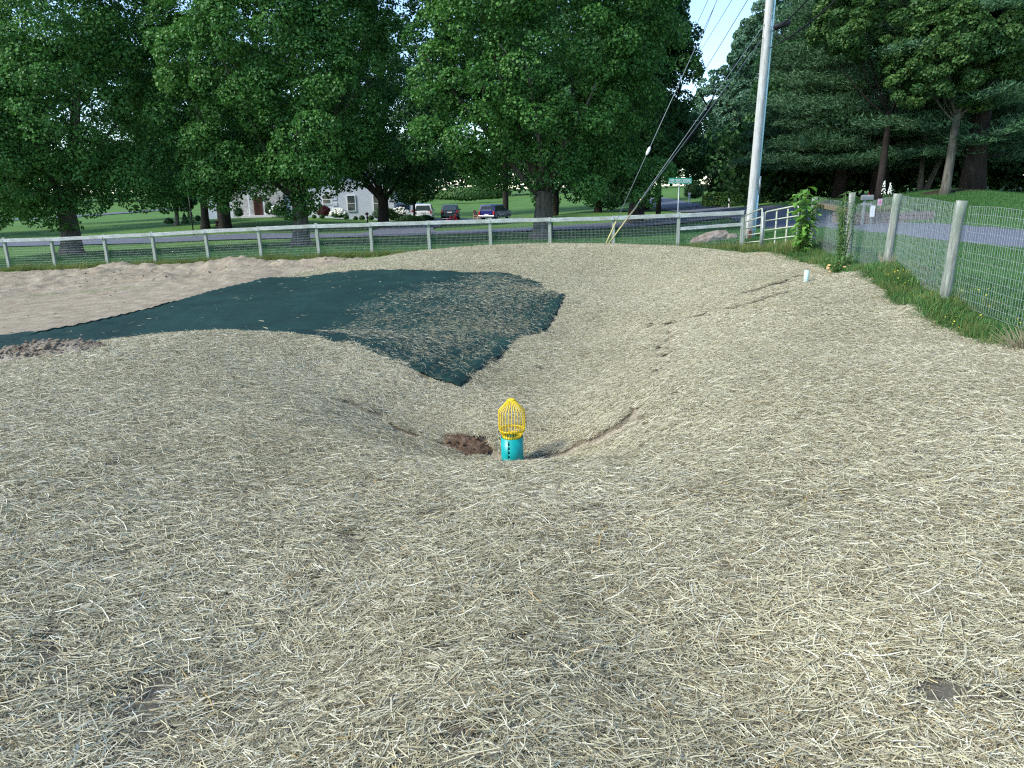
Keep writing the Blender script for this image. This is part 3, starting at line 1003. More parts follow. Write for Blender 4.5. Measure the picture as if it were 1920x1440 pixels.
# unmown strip along both fences
rp = [grass_patch(400 + i, 0.2, 120, 0.12, 0.38, 0.0042, 0.6) for i in range(5)]
xs, ys = [], []
for a, b in zip(FPOS, FPOS[1:]):
    for k in range(34):
        s = random.random(); xs.append(a[0] + (b[0] - a[0]) * s); ys.append(a[1] + (b[1] - a[1]) * s + random.gauss(-0.35, 0.4))
RF = [P(r[2], r[3], r[4])[:2] for r in RPOST]
RLINE = [FPOS[-1][:2]] + [(RF[0][0] - 0.35, 21.5)] + RF + [(RF[-1][0] - 0.85, 6.4), (RF[-1][0] - 1.7, 3.4)]
for a, b in zip(RLINE[1:], RLINE[2:]):
    L = math.hypot(b[0] - a[0], b[1] - a[1])
    for k in range(int(L * 44)):
        s = random.random(); xs.append(a[0] + (b[0] - a[0]) * s + random.gauss(-0.25, 0.35)); ys.append(a[1] + (b[1] - a[1]) * s + random.gauss(0, 0.2))
for k in range(110):
    q = P(random.uniform(1300, 1530), 480, random.uniform(20.5, 26)); xs.append(q[0]); ys.append(q[1])
x = np.array(xs); y = np.array(ys)
ok = ~inpoly(x, y, STRAWPOLY) | (edge_dist(x, y, STRAWPOLY) < 0.1)
ok &= in_view(x, y, terrain(x, y), 200)
x, y = x[ok], y[ok]
scl = np.where(y > 18, 1.0, 0.62) * rng.uniform(0.6, 1.1, x.size)
gs = scatter('rough_grass', rp, np.stack([x, y, terrain(x, y)], 1), align_rot(x, y, rng.uniform(0, 6.28, x.size)), scl, rng.integers(0, 5, x.size), M['rough_grass'])
tag(gs, 'unmown yellowing grass growing along the foot of the fences', kind='stuff')

gg = [grass_patch(450 + i, 0.16, 130, 0.05, 0.22, 0.006, 0.9) for i in range(4)]
xs, ys = [], []
for a, b in zip(RLINE[1:], RLINE[2:]):
    L = math.hypot(b[0] - a[0], b[1] - a[1])
    for k in range(int(L * 44)):
        s = random.random(); xs.append(a[0] + (b[0] - a[0]) * s + random.gauss(-0.3, 0.32)); ys.append(a[1] + (b[1] - a[1]) * s)
x = np.array(xs); y = np.array(ys)
ok = ~inpoly(x, y, STRAWPOLY) | (edge_dist(x, y, STRAWPOLY) < 0.05)
ok &= in_view(x, y, terrain(x, y), 200)
x, y = x[ok], y[ok]
gs = scatter('weedy_ground_cover', gg, np.stack([x, y, terrain(x, y)], 1), align_rot(x, y, rng.uniform(0, 6.28, x.size)), rng.uniform(0.7, 1.2, x.size), rng.integers(0, 4, x.size), M['weed_dark'])
tag(gs, 'low green weeds between the straw and the wire fence', kind='stuff')


def flower_patch(seed, n, R, h, size, npet=5):
    r = random.Random(seed)
    V, Fc = [], []
    for i in range(n):
        a = r.uniform(0, 6.28); q = R * math.sqrt(r.random()); cx, cy, cz = q * math.cos(a), q * math.sin(a), h * r.uniform(0.5, 1)
        s = size * r.uniform(0.6, 1.2); tx, ty = r.uniform(-.5, .5), r.uniform(-.7, .2)
        b = len(V)
        V.append((cx, cy, cz))
        for k in range(npet * 2):
            aa = PI * k / npet; rr = s * (1 if k % 2 == 0 else 0.45)
            V.append((cx + rr * math.cos(aa), cy + rr * math.sin(aa), cz + 0.002 + rr * (tx * math.cos(aa) + ty * math.sin(aa))))
        for k in range(npet * 2): Fc.append((b, b + 1 + k, b + 1 + (k + 1) % (npet * 2)))
    return np_mesh('flower_patch', np.array(V), np.array(Fc))


fp = [flower_patch(i, 6, 0.14, 0.2, 0.010) for i in range(4)]
xs, ys = [], []
for (px, py, Y, n, s) in [(1680, 530, 11.9, 8, 0.22), (1700, 545, 11.2, 5, 0.2), (1830, 560, 9.4, 4, 0.2), (1850, 605, 8.6, 5, 0.22), (1890, 620, 8.1, 6, 0.25), (1760, 580, 9.7, 5, 0.2), (1580, 480, 14.8, 3, 0.2)]:
    q = P(px, py, Y)
    for k in range(n): xs.append(q[0] + random.gauss(0, s)); ys.append(q[1] + random.gauss(0, s))
x = np.array(xs); y = np.array(ys)
gs = scatter('buttercups', fp, np.stack([x, y, terrain(x, y)], 1), align_rot(x, y, rng.uniform(0, 6.28, x.size)), rng.uniform(0.8, 1.3, x.size), rng.integers(0, 4, x.size), M['yellow_flower'])
tag(gs, 'tiny yellow wildflowers in the weeds under the wire fence', kind='stuff')

# dirt clods


def clods(name, pts, smin, smax, mat, seed, flat=0.7):
    r = np.random.default_rng(seed)
    bm = bmesh.new(); bmesh.ops.create_icosphere(bm, subdivisions=1, radius=1.0)
    bv = np.array([v.co for v in bm.verts]); bf = np.array([[v.index for v in f.verts] for f in bm.faces]); bm.free()
    n = len(pts)
    s = smin + (smax - smin) * r.uniform(0, 1, n) ** 6
    V = bv[None] * s[:, None, None] * r.uniform(0.5, 1.35, (n, len(bv), 1)) * np.array([1, 1, flat]) + np.array(pts)[:, None]
    Fc = (bf[None] + (np.arange(n) * len(bv))[:, None, None]).reshape(-1, 3)
    return link(name, np_mesh(name, V.reshape(-1, 3), Fc), mat)


# heap of clods at the left edge
hp = []
hq = P(40, 668, 7.75)
hx = np.arange(-1.9, 1.9, 0.05); HX, HY = np.meshgrid(hx, np.arange(-0.9, 0.9, 0.05))


def heap(name, centre, rx, ry, h, mat, seed, label, cat, step=0.04, lump=0.35, nclod=300, cs=(0.012, 0.07)):
    ax = np.arange(-rx, rx, step); ay = np.arange(-ry, ry, step)
    AX, AY = np.meshgrid(ax, ay)
    r2 = (AX / rx) ** 2 + (AY / ry) ** 2
    prof = np.clip(1 - r2, 0, 1) ** 0.8
    nn = vnoise(AX, AY, 5, seed) * 0.5 + vnoise(AX, AY, 14, seed + 1) * 0.5
    wx = AX + centre[0]; wy = AY + centre[1]
    Zv = terrain(wx, wy) - 0.03 + h * prof * (1 - lump + 2 * lump * nn) + 0.03 * np.random.default_rng(seed).uniform(0, 1, AX.shape) * prof
    m = r2 < 1
    idx = np.arange(AX.size).reshape(AX.shape)
    f = np.stack([idx[:-1, :-1].ravel(), idx[:-1, 1:].ravel(), idx[1:, 1:].ravel(), idx[1:, :-1].ravel()], 1)
    fm = (m[:-1, :-1] & m[:-1, 1:] & m[1:, 1:] & m[1:, :-1]).ravel()
    f = f[fm]; us = np.unique(f); rm = np.full(AX.size, -1); rm[us] = np.arange(len(us))
    o = link(name, np_mesh(name, np.stack([wx.ravel(), wy.ravel(), Zv.ravel()], 1)[us], rm[f], False), mat)
    tag(o, label, cat)
    if nclod:
        r = np.random.default_rng(seed + 5)
        k = r.choice(np.where(m.ravel())[0], nclod)
        pp_ = np.stack([wx.ravel()[k], wy.ravel()[k], Zv.ravel()[k] + 0.01], 1)
        cl = clods('soil_clods', pp_, cs[0], cs[1], mat, seed + 6)
        cl.parent = o
        cl['kind'] = 'stuff'
    return o


heap('soil_heap', P(30, 668, 7.9)[:2], 1.25, 0.55, 0.17, M['dirt'], 50, 'heap of lumpy brown clods at the left end of the green mat', 'soil heap', nclod=1800, cs=(0.006, 0.038), step=0.03)
# loose lumps over the dirt lane
r2 = np.random.default_rng(9)
x = r2.uniform(-24, 0, 9000); y = r2.uniform(11, 31, 9000)
ok = inpoly(x, y, DIRTPOLY) & (edge_dist(x, y, FABPOLY) > 0.4) & ((y > 20) | (r2.uniform(0, 1, x.size) < 0.12)) & (vnoise(x, y, 1.3, 15) > 0.4)
x, y = x[ok], y[ok]
# use the ground sheet's own height
ix = np.clip(np.searchsorted(gx, x), 1, nx - 1); iy = np.clip(np.searchsorted(gy, y), 1, ny - 1)
zg = GZ[iy, ix]
cl = clods('soil_lumps', np.stack([x, y, zg], 1), 0.01, 0.05, M['dirt'], 12, 0.45)
tag(cl, 'broken brown soil lumps strewn over the graded dirt', kind='stuff')
# bare soil in the hollow by the riser
hc = cast(880, 838)
heap('bare_soil_lump', (hc[0] - 0.12, hc[1] + 0.05), 0.36, 0.2, 0.07, M['reddirt'], 70, 'patch of bare reddish soil left of the riser pipe', 'soil', step=0.015, nclod=90, cs=(0.006, 0.03))
hc = cast(1465, 542)
heap('bare_soil_strip', (hc[0], hc[1]), 0.5, 0.16, 0.05, M['reddirt'], 75, 'strip of bare brown soil running down from the pale pipe stub', 'soil', step=0.02, nclod=40, cs=(0.01, 0.04))

# ------------------------------------------------------------------ riser pipe and trash guard
px0 = (0.0, 6.75)
q = P(961, 866, 6.75)
px0 = (q[0], 6.75); PZ = q[2]
root = empty('drain_riser', (px0[0], px0[1], PZ - 0.14), 0, 'teal riser pipe with round holes standing at the basin bottom', 'drain pipe')
R0 = 0.112; PH = 0.14 + 0.27


def ring_shell(mb, prof, seg=64):
    """revolve a closed (r,z) profile"""
    rings = []
    for r, zz in prof:
        rings.append([mb.bm.verts.new((r * math.cos(2 * PI * k / seg), r * math.sin(2 * PI * k / seg), zz)) for k in range(seg)])
    for a, b in zip(rings, rings[1:] + rings[:1]):
        for k in range(seg):
            f = mb.bm.faces.new((a[k], a[(k + 1) % seg], b[(k + 1) % seg], b[k])); f.smooth = True
    return mb


mb = MB(); ring_shell(mb, [(R0, 0), (R0, PH), (R0 - 0.007, PH), (R0 - 0.007, 0)])
pipe = mb.build('pipe_wall', M['teal'], root)
mb = MB()
for col in range(4):
    a = -PI / 2 - 0.3 + col * PI / 2
    for k in range(6):
        zz = PH - 0.052 - k * 0.044
        dv = Vector((math.cos(a), math.sin(a), 0))
        c0 = Vector((0, 0, zz)) + dv * (R0 - 0.03); c1 = Vector((0, 0, zz)) + dv * (R0 + 0.03)
        mb.tube([c0, c1], 0.0105, 16)
cut = mb.build('cutter', M['teal'])
md = pipe.modifiers.new('b', 'BOOLEAN'); md.object = cut; md.operation = 'DIFFERENCE'; md.solver = 'EXACT'
bpy.context.view_layer.update()
dg = bpy.context.evaluated_depsgraph_get()
cut.parent = None
cut.matrix_world = root.matrix_world.copy()
bpy.context.view_layer.update()
dg = bpy.context.evaluated_depsgraph_get()
nm = bpy.data.meshes.new_from_object(pipe.evaluated_get(dg))
pipe.modifiers.clear(); pipe.data = nm
bpy.data.objects.remove(cut)

cage = empty('trash_guard', (px0[0], px0[1], PZ + 0.265), 0, 'yellow ribbed plastic cage capping the teal riser pipe', 'drain guard')
cage.scale = (1.08, 1.08, 1.04)
prof = [(0.088, 0.0), (0.092, 0.028), (0.116, 0.075), (0.121, 0.1), (0.121, 0.268), (0.03, 0.375)]
for name, zr, rr, hh, th in [('lower_ring', 0.012, 0.091, 0.034, 0.012), ('waist_ring', 0.078, 0.117, 0.016, 0.008), ('top_ring', 0.376, 0.034, 0.012, 0.03)]:
    mb = MB(); ring_shell(mb, [(rr, zr - hh / 2), (rr, zr + hh / 2), (rr - th, zr + hh / 2), (rr - th, zr - hh / 2)], 48)
    mb.build(name, M['yellow'], cage)
nr = 26
mbr = MB()
for k in range(nr):
    a = 2 * PI * (k + 0.5) / nr
    mb = MB(); mb.tube([(r * math.cos(a), r * math.sin(a), zz) for r, zz in prof], 0.0036, 6)
    mb.build('rib', M['yellow'], cage)

# pale pipe stub on the right berm
q = P(1511, 531, 12.3)
q = (q[0], q[1], tz(q[0], q[1]) + 0.05)
mb = MB(); ring_shell(mb, [(0.042, -0.1), (0.036, 0.19), (0.030, 0.19), (0.034, -0.1)], 24); mb.tube([(0, 0, 0.18), (0, 0, 0.192)], 0.031, 16)
o = mb.build('pipe_stub', M['palepvc']); o.location = q; o.rotation_euler = (0.05, -0.04, 0)
tag(o, 'short pale aqua pipe stub poking out of the straw on the right berm', 'pipe stub')

# ------------------------------------------------------------------ fences


def wobbly_post(w, h, mat, parent, loc, lean=(0, 0), rz=0.0, round_=False):
    mb = MB()
    if round_:
        n = 9
        mb.tube([(random.uniform(-1, 1) * w * 0.04, random.uniform(-1, 1) * w * 0.04, -0.2 + (h + 0.2) * i / (n - 1)) for i in range(n)], [w / 2 * random.uniform(0.95, 1.05) for _ in range(n)], 12, jitter=0.03)
    else:
        mb.box((0, 0, h / 2 - 0.15), (w, w * 0.9, h + 0.3), bevel=w * 0.08)
    o = mb.build('post', mat, parent)
    o.location = loc; o.rotation_euler = (lean[1], lean[0], rz)
    return o


def seg_box(name, a, b, w, h, mat, parent):
    a = Vector(a); b = Vector(b); d = b - a
    mb = MB(); mb.box((0, 0, 0), (d.length - 0.012, w, h), bevel=0.006)
    o = mb.build(name, mat, parent)
    o.location = (a + b) / 2
    o.rotation_euler = (0, -math.atan2(d.z, math.hypot(d.x, d.y)), math.atan2(d.y, d.x))
    return o


def wire_mesh(line, bottom, top, dv, dh, rad, off=0.0, wobble=0.0):
    """welded wire along a list of ground points (x,y,z); returns verts/faces arrays of 3-sided wires"""
    V, Fc = [], []

    def wire(p, q, r):
        p = np.array(p); q = np.array(q); d = q - p; L = np.linalg.norm(d); d = d / L
        u = np.cross(d, (0.3, 0.9, 0.2)); u /= np.linalg.norm(u); w = np.cross(d, u)
        b = len(V)
        for c in (p, q):
            for k in range(3):
                a = 2 * PI * k / 3; V.append(c + (u * math.cos(a) + w * math.sin(a)) * r)
        for k in range(3): Fc.append((b + k, b + (k + 1) % 3, b + 3 + (k + 1) % 3, b + 3 + k))
    pts = np.array(line, float)
    d = np.concatenate([[0], np.cumsum(np.linalg.norm(np.diff(pts[:, :2], axis=0), axis=1))])
    n = int(d[-1] / dv)

    def at(s): return np.array([np.interp(s, d, pts[:, i]) for i in range(3)])

    def sag(s, z):
        if wobble == 0: return 0.0
        return wobble * (math.sin(s * 2.3 + z * 2) * 0.5 + math.sin(s * 5.1 + 1) * 0.25)
    hs = dh
    for i in range(n + 1):
        p = at(i * dv)
        dx = random.uniform(-1, 1) * dv * 0.06
        wire(p + (dx, off, bottom), p + (dx * 2, off, top + sag(i * dv, top)), rad)
    m = max(2, int(d[-1] / 0.3))
    for hz in hs:
        for i in range(m):
            s0, s1 = d[-1] * i / m, d[-1] * (i + 1) / m
            p, q_ = at(s0), at(s1)
            wire(p + (0, off - rad, hz + sag(s0, hz)), q_ + (0, off - rad, hz + sag(s1, hz)), rad * 1.1)
    return np.array(V), np.array(Fc)


bf = empty('board_fence', FPOS[0], 0, 'long weathered white top-rail fence with wire mesh behind the dirt and straw', 'fence')


def child(o, par):
    """parent in place"""
    o.parent = par
    o.location = Vector(o.location) - Vector(par.location)
    return o


for i, (x_, y_, z_) in enumerate(FPOS):
    h = POSTH + (0.03 if i % 3 else 0.06)
    o = wobbly_post(0.125, h, M['post'], None, (x_, y_, z_), (random.uniform(-0.03, 0.015), random.uniform(-0.02, 0.02)), -0.15, round_=False)
    child(o, bf)
    if i: 
        a = FPOS[i - 1]; b = FPOS[i]
        o = seg_box('top_rail', (a[0], a[1] - 0.09, a[2] + POSTH - 0.06 + random.uniform(-.01, .01)), (b[0], b[1] - 0.09, b[2] + POSTH - 0.06 + random.uniform(-.01, .01)), 0.045, 0.15, M['rail'], None)
        child(o, bf)
a, b = FPOS[-2], FPOS[-1]
o = seg_box('lower_rail', (a[0], a[1] - 0.02, a[2] + 0.80), (b[0], b[1] - 0.02, b[2] + 0.88), 0.07, 0.12, M['rail'], None); child(o, bf)
V, Fc = wire_mesh([(FPOS[0][0] - 4, FPOS[0][1] + 0.3, FPOS[0][2])] + FPOS, 0.03, POSTH - 0.14, 0.052, [0.03 + 0.1 * k for k in range(13)], 0.0022, off=0.075)
o = link('wire_mesh', np_mesh('wire_mesh', V, Fc), M['wire'])
child(o, bf)
# one more post off to the left
o = wobbly_post(0.125, POSTH, M['post'], None, (FPOS[0][0] - 2.4, FPOS[0][1] + 0.35, FPOS[0][2]), (0, 0), -0.15); child(o, bf)
a = (FPOS[0][0] - 4, FPOS[0][1] + 0.55, FPOS[0][2]); b = FPOS[0]
o = seg_box('top_rail', (a[0], a[1] - 0.09, a[2] + POSTH - 0.06), (b[0], b[1] - 0.09, b[2] + POSTH - 0.06), 0.045, 0.15, M['rail'], None); child(o, bf)

# right wire fence
RB = [P(r[2], r[3], r[4]) for r in RPOST]
RT = [P(r[0], r[1], r[4]) for r in RPOST]
wf = empty('wire_fence', RB[0], 0, 'wire mesh fence on round grey wooden posts to the right of the straw', 'fence')
for i, (b, tp, w) in enumerate(zip(RB, RT, (0.15, 0.135, 0.14, 0.13))):
    b = (b[0], b[1], tz(b[0], b[1]))
    h = tp[2] - b[2]
    o = wobbly_post(w, h, M['post_grey'], None, b, ((tp[0] - b[0]) / h, 0.02 * (i % 2)), 0.0, True)
    child(o, wf)
ln = [(p[0] + 0.09 + (t_[0] - p[0]) * 0.5, p[1], tz(p[0], p[1])) for p, t_ in zip(RB, RT)]
ext = [(RB[-1][0] - 0.45, 6.4), (RB[-1][0] - 1.5, 2.5)]
ext = [(5.75, 6.2), (5.35, 2.6)]
ln += [(e[0], e[1], tz(*e)) for e in ext]
for e in ext:
    o = wobbly_post(0.13, 1.4, M['post_grey'], None, (e[0] - 0.1, e[1], tz(*e)), (0.02, 0), 0, True); child(o, wf)
V, Fc = wire_mesh(ln, 0.02, 1.30, 0.05, [0.02 + 0.1 * k for k in range(8)] + [0.86, 0.98, 1.09, 1.20, 1.30], 0.0017, wobble=0.02)
o = link('wire_mesh', np_mesh('wire_mesh', V, Fc), M['wire']); child(o, wf)
a, b = RB[0], RB[1]
o = seg_box('log_rail', (a[0] + .02, a[1] - 0.1, tz(a[0], a[1]) + 1.12), (b[0] - .05, b[1] + 0.1, tz(b[0], b[1]) + 1.16), 0.11, 0.11, M['rail_brown'], None); child(o, wf)

# gates


def tube_gate(name, p0, p1, h, hbars, vbars, label, lift=0.12):
    p0 = Vector(p0); p1 = Vector(p1); d = p1 - p0; L = math.hypot(d.x, d.y)
    g = empty(name, p0, math.atan2(d.y, d.x), label, 'gate')
    dzz = d.z
    r = 0.021
    mb = MB()
    c = 0.09
    pr = [(0, lift), (0, h - c), (c * .3, h - c * .3), (c, h), (L - c, h + dzz), (L - c * .3, h - c * .3 + dzz), (L, h - c + dzz), (L, lift + dzz)]
    mb.tube([(x_, 0, z_) for x_, z_ in pr], r, 8)
    mb.tube([(0, 0, lift), (L, 0, lift + dzz)], r, 8)
    mb.build('gate_frame', M['gate'], g)
    for k in range(hbars):
        zz = lift + (h - lift) * (k + 1) / (hbars + 1)
        mb = MB(); mb.tube([(0, -0.004, zz), (L, -0.004, zz + dzz)], 0.017, 8); mb.build('horizontal_bar', M['gate'], g)
    for k in range(vbars):
        xx = L * (k + 1) / (vbars + 1)
        mb = MB(); mb.box((xx, 0.03, (lift + h) / 2 + dzz * xx / L), (0.05, 0.02, h - lift), bevel=0.003); mb.build('vertical_bar', M['gate'], g)
    return g


g0 = P(1394, 473, 24.2); g1 = P(1426, 482, 20.6); g2 = P(1491, 476, 19.3)
g0 = (g0[0], g0[1], tz(g0[0], g0[1])); g1 = (g1[0], g1[1], tz(g1[0], g1[1])); g2 = (g2[0], g2[1], tz(g2[0], g2[1]))
print('GATE', g0, g1, g2, project(g0), project(g1), project(g2))
tube_gate('tube_gate', g0, (g1[0] - 0.03, g1[1] + 0.03, g1[2]), 1.25, 4, 0, 'narrow pale tube gate seen edge-on beside the utility pole')
tube_gate('tube_gate', (g1[0] + 0.05, g1[1], g1[2]), g2, 1.17, 3, 2, 'pale green grid gate between the pole and the leafy vine')
mb = MB(); mb.tube([(0, 0, -0.15), (0, 0, 1.15)], 0.035, 10)
o = mb.build('gate_post', M['galv']); o.location = g1; tag(o, 'slim grey metal post between the two pale gates', 'post')

# ------------------------------------------------------------------ utility pole and cables
pb = P(1403, 449, 28.5); pb = (pb[0], pb[1], tz(pb[0], pb[1]))
ptop = P(1443, 0, 28.5)
lean = (ptop[0] - pb[0]) / (ptop[2] - pb[2])
PHT = 11.0
pole = empty('utility_pole', pb, 0, 'tall weathered grey wooden utility pole behind the gate', 'utility pole')
mb = MB(); n = 12
mb.tube([(lean * PHT * i / (n - 1), 0, -0.2 + (PHT + .2) * i / (n - 1)) for i in range(n)], [0.165 - 0.035 * i / (n - 1) for i in range(n)], 20, jitter=0.012)
mb.build('pole_shaft', M['pole'], pole)
mb = MB(); mb.tube([(0.20 + lean * zz, -0.03, zz) for zz in (0, 1.9)], 0.05, 10); mb.tube([(0.185 + lean * zz, -0.03, zz) for zz in (1.9, 4, 7, 10.2)], 0.035, 10)
mb.build('conduit', M['conduit'], pole)
mb = MB(); mb.tube([(0.23 + lean * zz, -0.06, zz) for zz in (1.7, 2.4)], 0.04, 8); mb.build('conduit_sleeve', M['galv'], pole)
mb = MB(); mb.tube([(-0.02 + lean * zz, -0.165, zz) for zz in (0.02, 0.45)], 0.012, 6); mb.box((0.0, -0.166, 0.2), (0.13, 0.02, 0.3), bevel=0.01)
mb.build('rusty_patch', simple('rusty_wood', (0.16, 0.075, 0.045), 0.9, var=0.5, scale=8), pole)
mb = MB(); mb.box((lean * 10.4, 0, 10.4), (2.4, 0.1, 0.12), bevel=0.01)
mb.build('crossarm', M['pole'], pole)
for dx in (-1.1, -0.4, 0.4, 1.1):
    mb = MB(); mb.tube([(dx + lean * 10.4, 0, 10.46), (dx + lean * 10.4, 0, 10.62)], [0.03, 0.05], 10); mb.build('insulator', M['galv'], pole)


def pole_at(z): return Vector((pb[0] + lean * (z - pb[2]), pb[1], z))


def cable(name, a, b, sag, r, mat, label, cat, group=None, n=24, seg=6):
    a = Vector(a); b = Vector(b)
    mb = MB()
    mb.tube([a.lerp(b, i / n) - Vector((0, 0, 4 * sag * (i / n) * (1 - i / n))) for i in range(n + 1)], r, seg)
    o = mb.build(name, mat)
    return tag(o, label, cat, group)


zatt = P(1428, 62, 28.5)[2]
anchor = P(1133, 466, 26.0); anchor = (anchor[0], anchor[1], tz(anchor[0], anchor[1]) + 0.05)


def guy(top, label, ga, gb, off):
    g = empty('guy_wire', anchor, 0, label, 'guy wire')
    a = Vector((off, 0, 0)); b = Vector(top) - Vector(anchor)
    mb = MB(); mb.tube([a, b], 0.012, 6); mb.build('strand', M['strand'], g)
    mb = MB(); mb.tube([a.lerp(b, ga), a.lerp(b, gb)], 0.026, 8); mb.build('plastic_guard', M['guard'], g)
    return g, a, b


top1 = P(1345, 0, 27.9)
d_ = Vector(top1) - Vector(anchor)
top1 = Vector(anchor) + d_ * 1.25
g, a, b = guy(top1, 'steel guy wire with a white insulator rising steeply toward the pole top', 0.004, 0.09, -0.03)
mb = MB(); f_ = 0.305; mb.tube([a.lerp(b, f_), a.lerp(b, f_ + 0.008), a.lerp(b, f_ + 0.02), a.lerp(b, f_ + 0.026)], [0.03, 0.055, 0.055, 0.03], 10); mb.build('insulator', M['white'], g)
guy(pole_at(zatt), 'lower of the paired steel guy wires from the yellow guards to the pole', 0.004, 0.2, 0.0)
guy(pole_at(zatt + 0.45), 'upper of the paired steel guy wires from the yellow guards to the pole', 0.21, 0.215, 0.05)

far_top = P(1180, 330, 95)
PW = 'overhead cables strung from the utility pole'
for (px, py, Y, z_, sg, r, lab) in [(1215, 352, 70, zatt + 0.05, 0.5, 0.021, 'thick black communication cable running from the pole down behind the maples'),
                                     (1225, 340, 70, zatt - 0.35, 0.6, 0.015, 'thinner black cable just under the thick communication cable'),
                                     (1190, 330, 62, zatt + 2.3, 0.3, 0.013, 'single dark service cable crossing the sky gap left of the pole')]:
    cable('overhead_cable', pole_at(z_) - Vector((0.12, 0, 0)), P(px, py, Y), sg, r, M['cable'], lab, 'cable', PW)
for i, (x0, px1, py1) in enumerate([(1326, 1236, 190), (1343, 1272, 180), (1370, 1268, 165)]):
    far = P(px1, py1, 85)
    near = P(x0, 0, 38)
    dd = Vector(near) - Vector(far)
    cable('power_line', Vector(far), Vector(far) + dd * 1.22, 0.15, 0.012, M['cable'],
          ['leftmost thin power line crossing the blue sky gap', 'middle thin power line crossing the blue sky gap', 'rightmost thin power line crossing the blue sky gap'][i], 'power line', 'thin power lines in the sky gap')
# cables toward the right foreground
sp0 = pole_at(P(1440, 40, 28.5)[2])
e1 = P(1530, -20, 20); e2 = P(1600, -30, 19)
cable('overhead_cable', sp0 + Vector((0.15, -0.1, -0.35)), Vector(e1), 0.12, 0.022, M['cable'], 'upper black cable leaving the pole toward the top right', 'cable', PW)
cable('overhead_cable', sp0 + Vector((0.15, -0.1, -0.9)), Vector(e2), 0.15, 0.026, M['cable'], 'lower black cable leaving the pole toward the top right', 'cable', PW)
sc_ = P(1467, 48, 26.5)
g = empty('splice_case', sc_, 0, 'black splice case and cable loops hanging right of the pole', 'splice case')
mb = MB(); mb.tube([(-0.3, 0, -0.06), (-0.26, 0, -0.05), (0.22, 0, 0.1), (0.26, 0, 0.12)], [0.04, 0.1, 0.1, 0.04], 12); mb.build('case', M['cable'], g)
for k, (cx, rr) in enumerate([(-0.2, 0.2), (-0.1, 0.26), (0.1, 0.16)]):
    mb = MB(); mb.tube([(cx + rr * 0.35 * math.cos(a_), 0.02 * k, -0.2 + rr * math.sin(a_)) for a_ in np.linspace(0, 2 * PI, 18)], 0.014, 6, caps=False); mb.build('cable_loop', M['cable'], g)

# ------------------------------------------------------------------ street sign
sq = P(1271, 400, 33.5); sg_ = (sq[0], sq[1], tz(sq[0], sq[1]))
t0 = P(1254, 334, 33.5); t1 = P(1297, 344, 33.5)
sign = empty('street_sign', sg_, 0.0, 'green street name sign on a thin metal post at the road junction', 'street sign')
W_ = t1[0] - t0[0]; H_ = t0[2] - t1[2]
cx = (t0[0] + t1[0]) / 2 - sg_[0]; cz = (t0[2] + t1[2]) / 2 - sg_[2]
mb = MB(); mb.tube([(0, 0, -0.1), (0, 0, cz - H_ * 0.4)], 0.03, 8); mb.build('sign_post', M['galv'], sign)
mb = MB(); mb.box((cx, 0, cz), (W_, 0.02, H_ * 1.02), rot=Matrix.Rotation(0.02, 3, 'Y'), bevel=0.004); plate = mb.build('sign_plate', M['signgreen'], sign)
cu = bpy.data.curves.new('lettering', 'FONT'); cu.body = 'DEER CREEK CROSSING'; cu.align_x = 'CENTER'; cu.align_y = 'CENTER'; cu.size = 0.2; cu.extrude = 0.002; cu.offset = 0.0
to = bpy.data.objects.new('lettering', cu); COL.objects.link(to)
bpy.context.view_layer.update()
me = bpy.data.meshes.new_from_object(to.evaluated_get(bpy.context.evaluated_depsgraph_get()))
bpy.data.objects.remove(to)
co = np.zeros(len(me.vertices) * 3, np.float32); me.vertices.foreach_get('co', co); co = co.reshape(-1, 3)
sxx = (W_ * 0.93) / (co[:, 0].max() - co[:, 0].min()); szz = (H_ * 0.66) / (co[:, 1].max() - co[:, 1].min())
co2 = np.stack([co[:, 0] * sxx, -0.014 + -co[:, 2], co[:, 1] * szz], 1)
co2[:, 2] -= (co2[:, 2].max() + co2[:, 2].min()) / 2; co2[:, 0] -= (co2[:, 0].max() + co2[:, 0].min()) / 2
me.vertices.foreach_set('co', np.ascontiguousarray(co2, np.float32).ravel())
lt = link('lettering', me, M['sign_letter'], plate); lt.location = (cx, 0, cz); lt.rotation_euler = (0, 0.02, 0)

# ------------------------------------------------------------------ trees


def leaves_from(centres, normals, size, seed, droop=0.3, aspect=0.85, spread=0.8):
    """kite-shaped folded leaves; arrays (n,3)"""
    r = np.random.default_rng(seed)
    n = len(centres)
    nr_ = normals + r.normal(0, spread, (n, 3)); nr_ /= np.linalg.norm(nr_, axis=1)[:, None]
    t_ = r.normal(0, 1, (n, 3)); t_[:, 2] -= droop * 2
    t_ -= nr_ * (t_ * nr_).sum(1)[:, None]; t_ /= np.linalg.norm(t_, axis=1)[:, None]
    s_ = np.cross(nr_, t_)
    sz = (size * r.uniform(0.65, 1.25, n))[:, None]
    a = centres - t_ * sz * 0.45; c = centres + t_ * sz * 0.55
    b = centres + s_ * sz * 0.5 * aspect - nr_ * sz * 0.1; d = centres - s_ * sz * 0.5 * aspect - nr_ * sz * 0.1
    V = np.stack([a, b, c, d], 1).reshape(-1, 3)
    Fc = np.arange(n * 4).reshape(-1, 4)
    return V, Fc


def sph(r, n):
    v = r.normal(0, 1, (n, 3)); return v / np.linalg.norm(v, axis=1)[:, None]


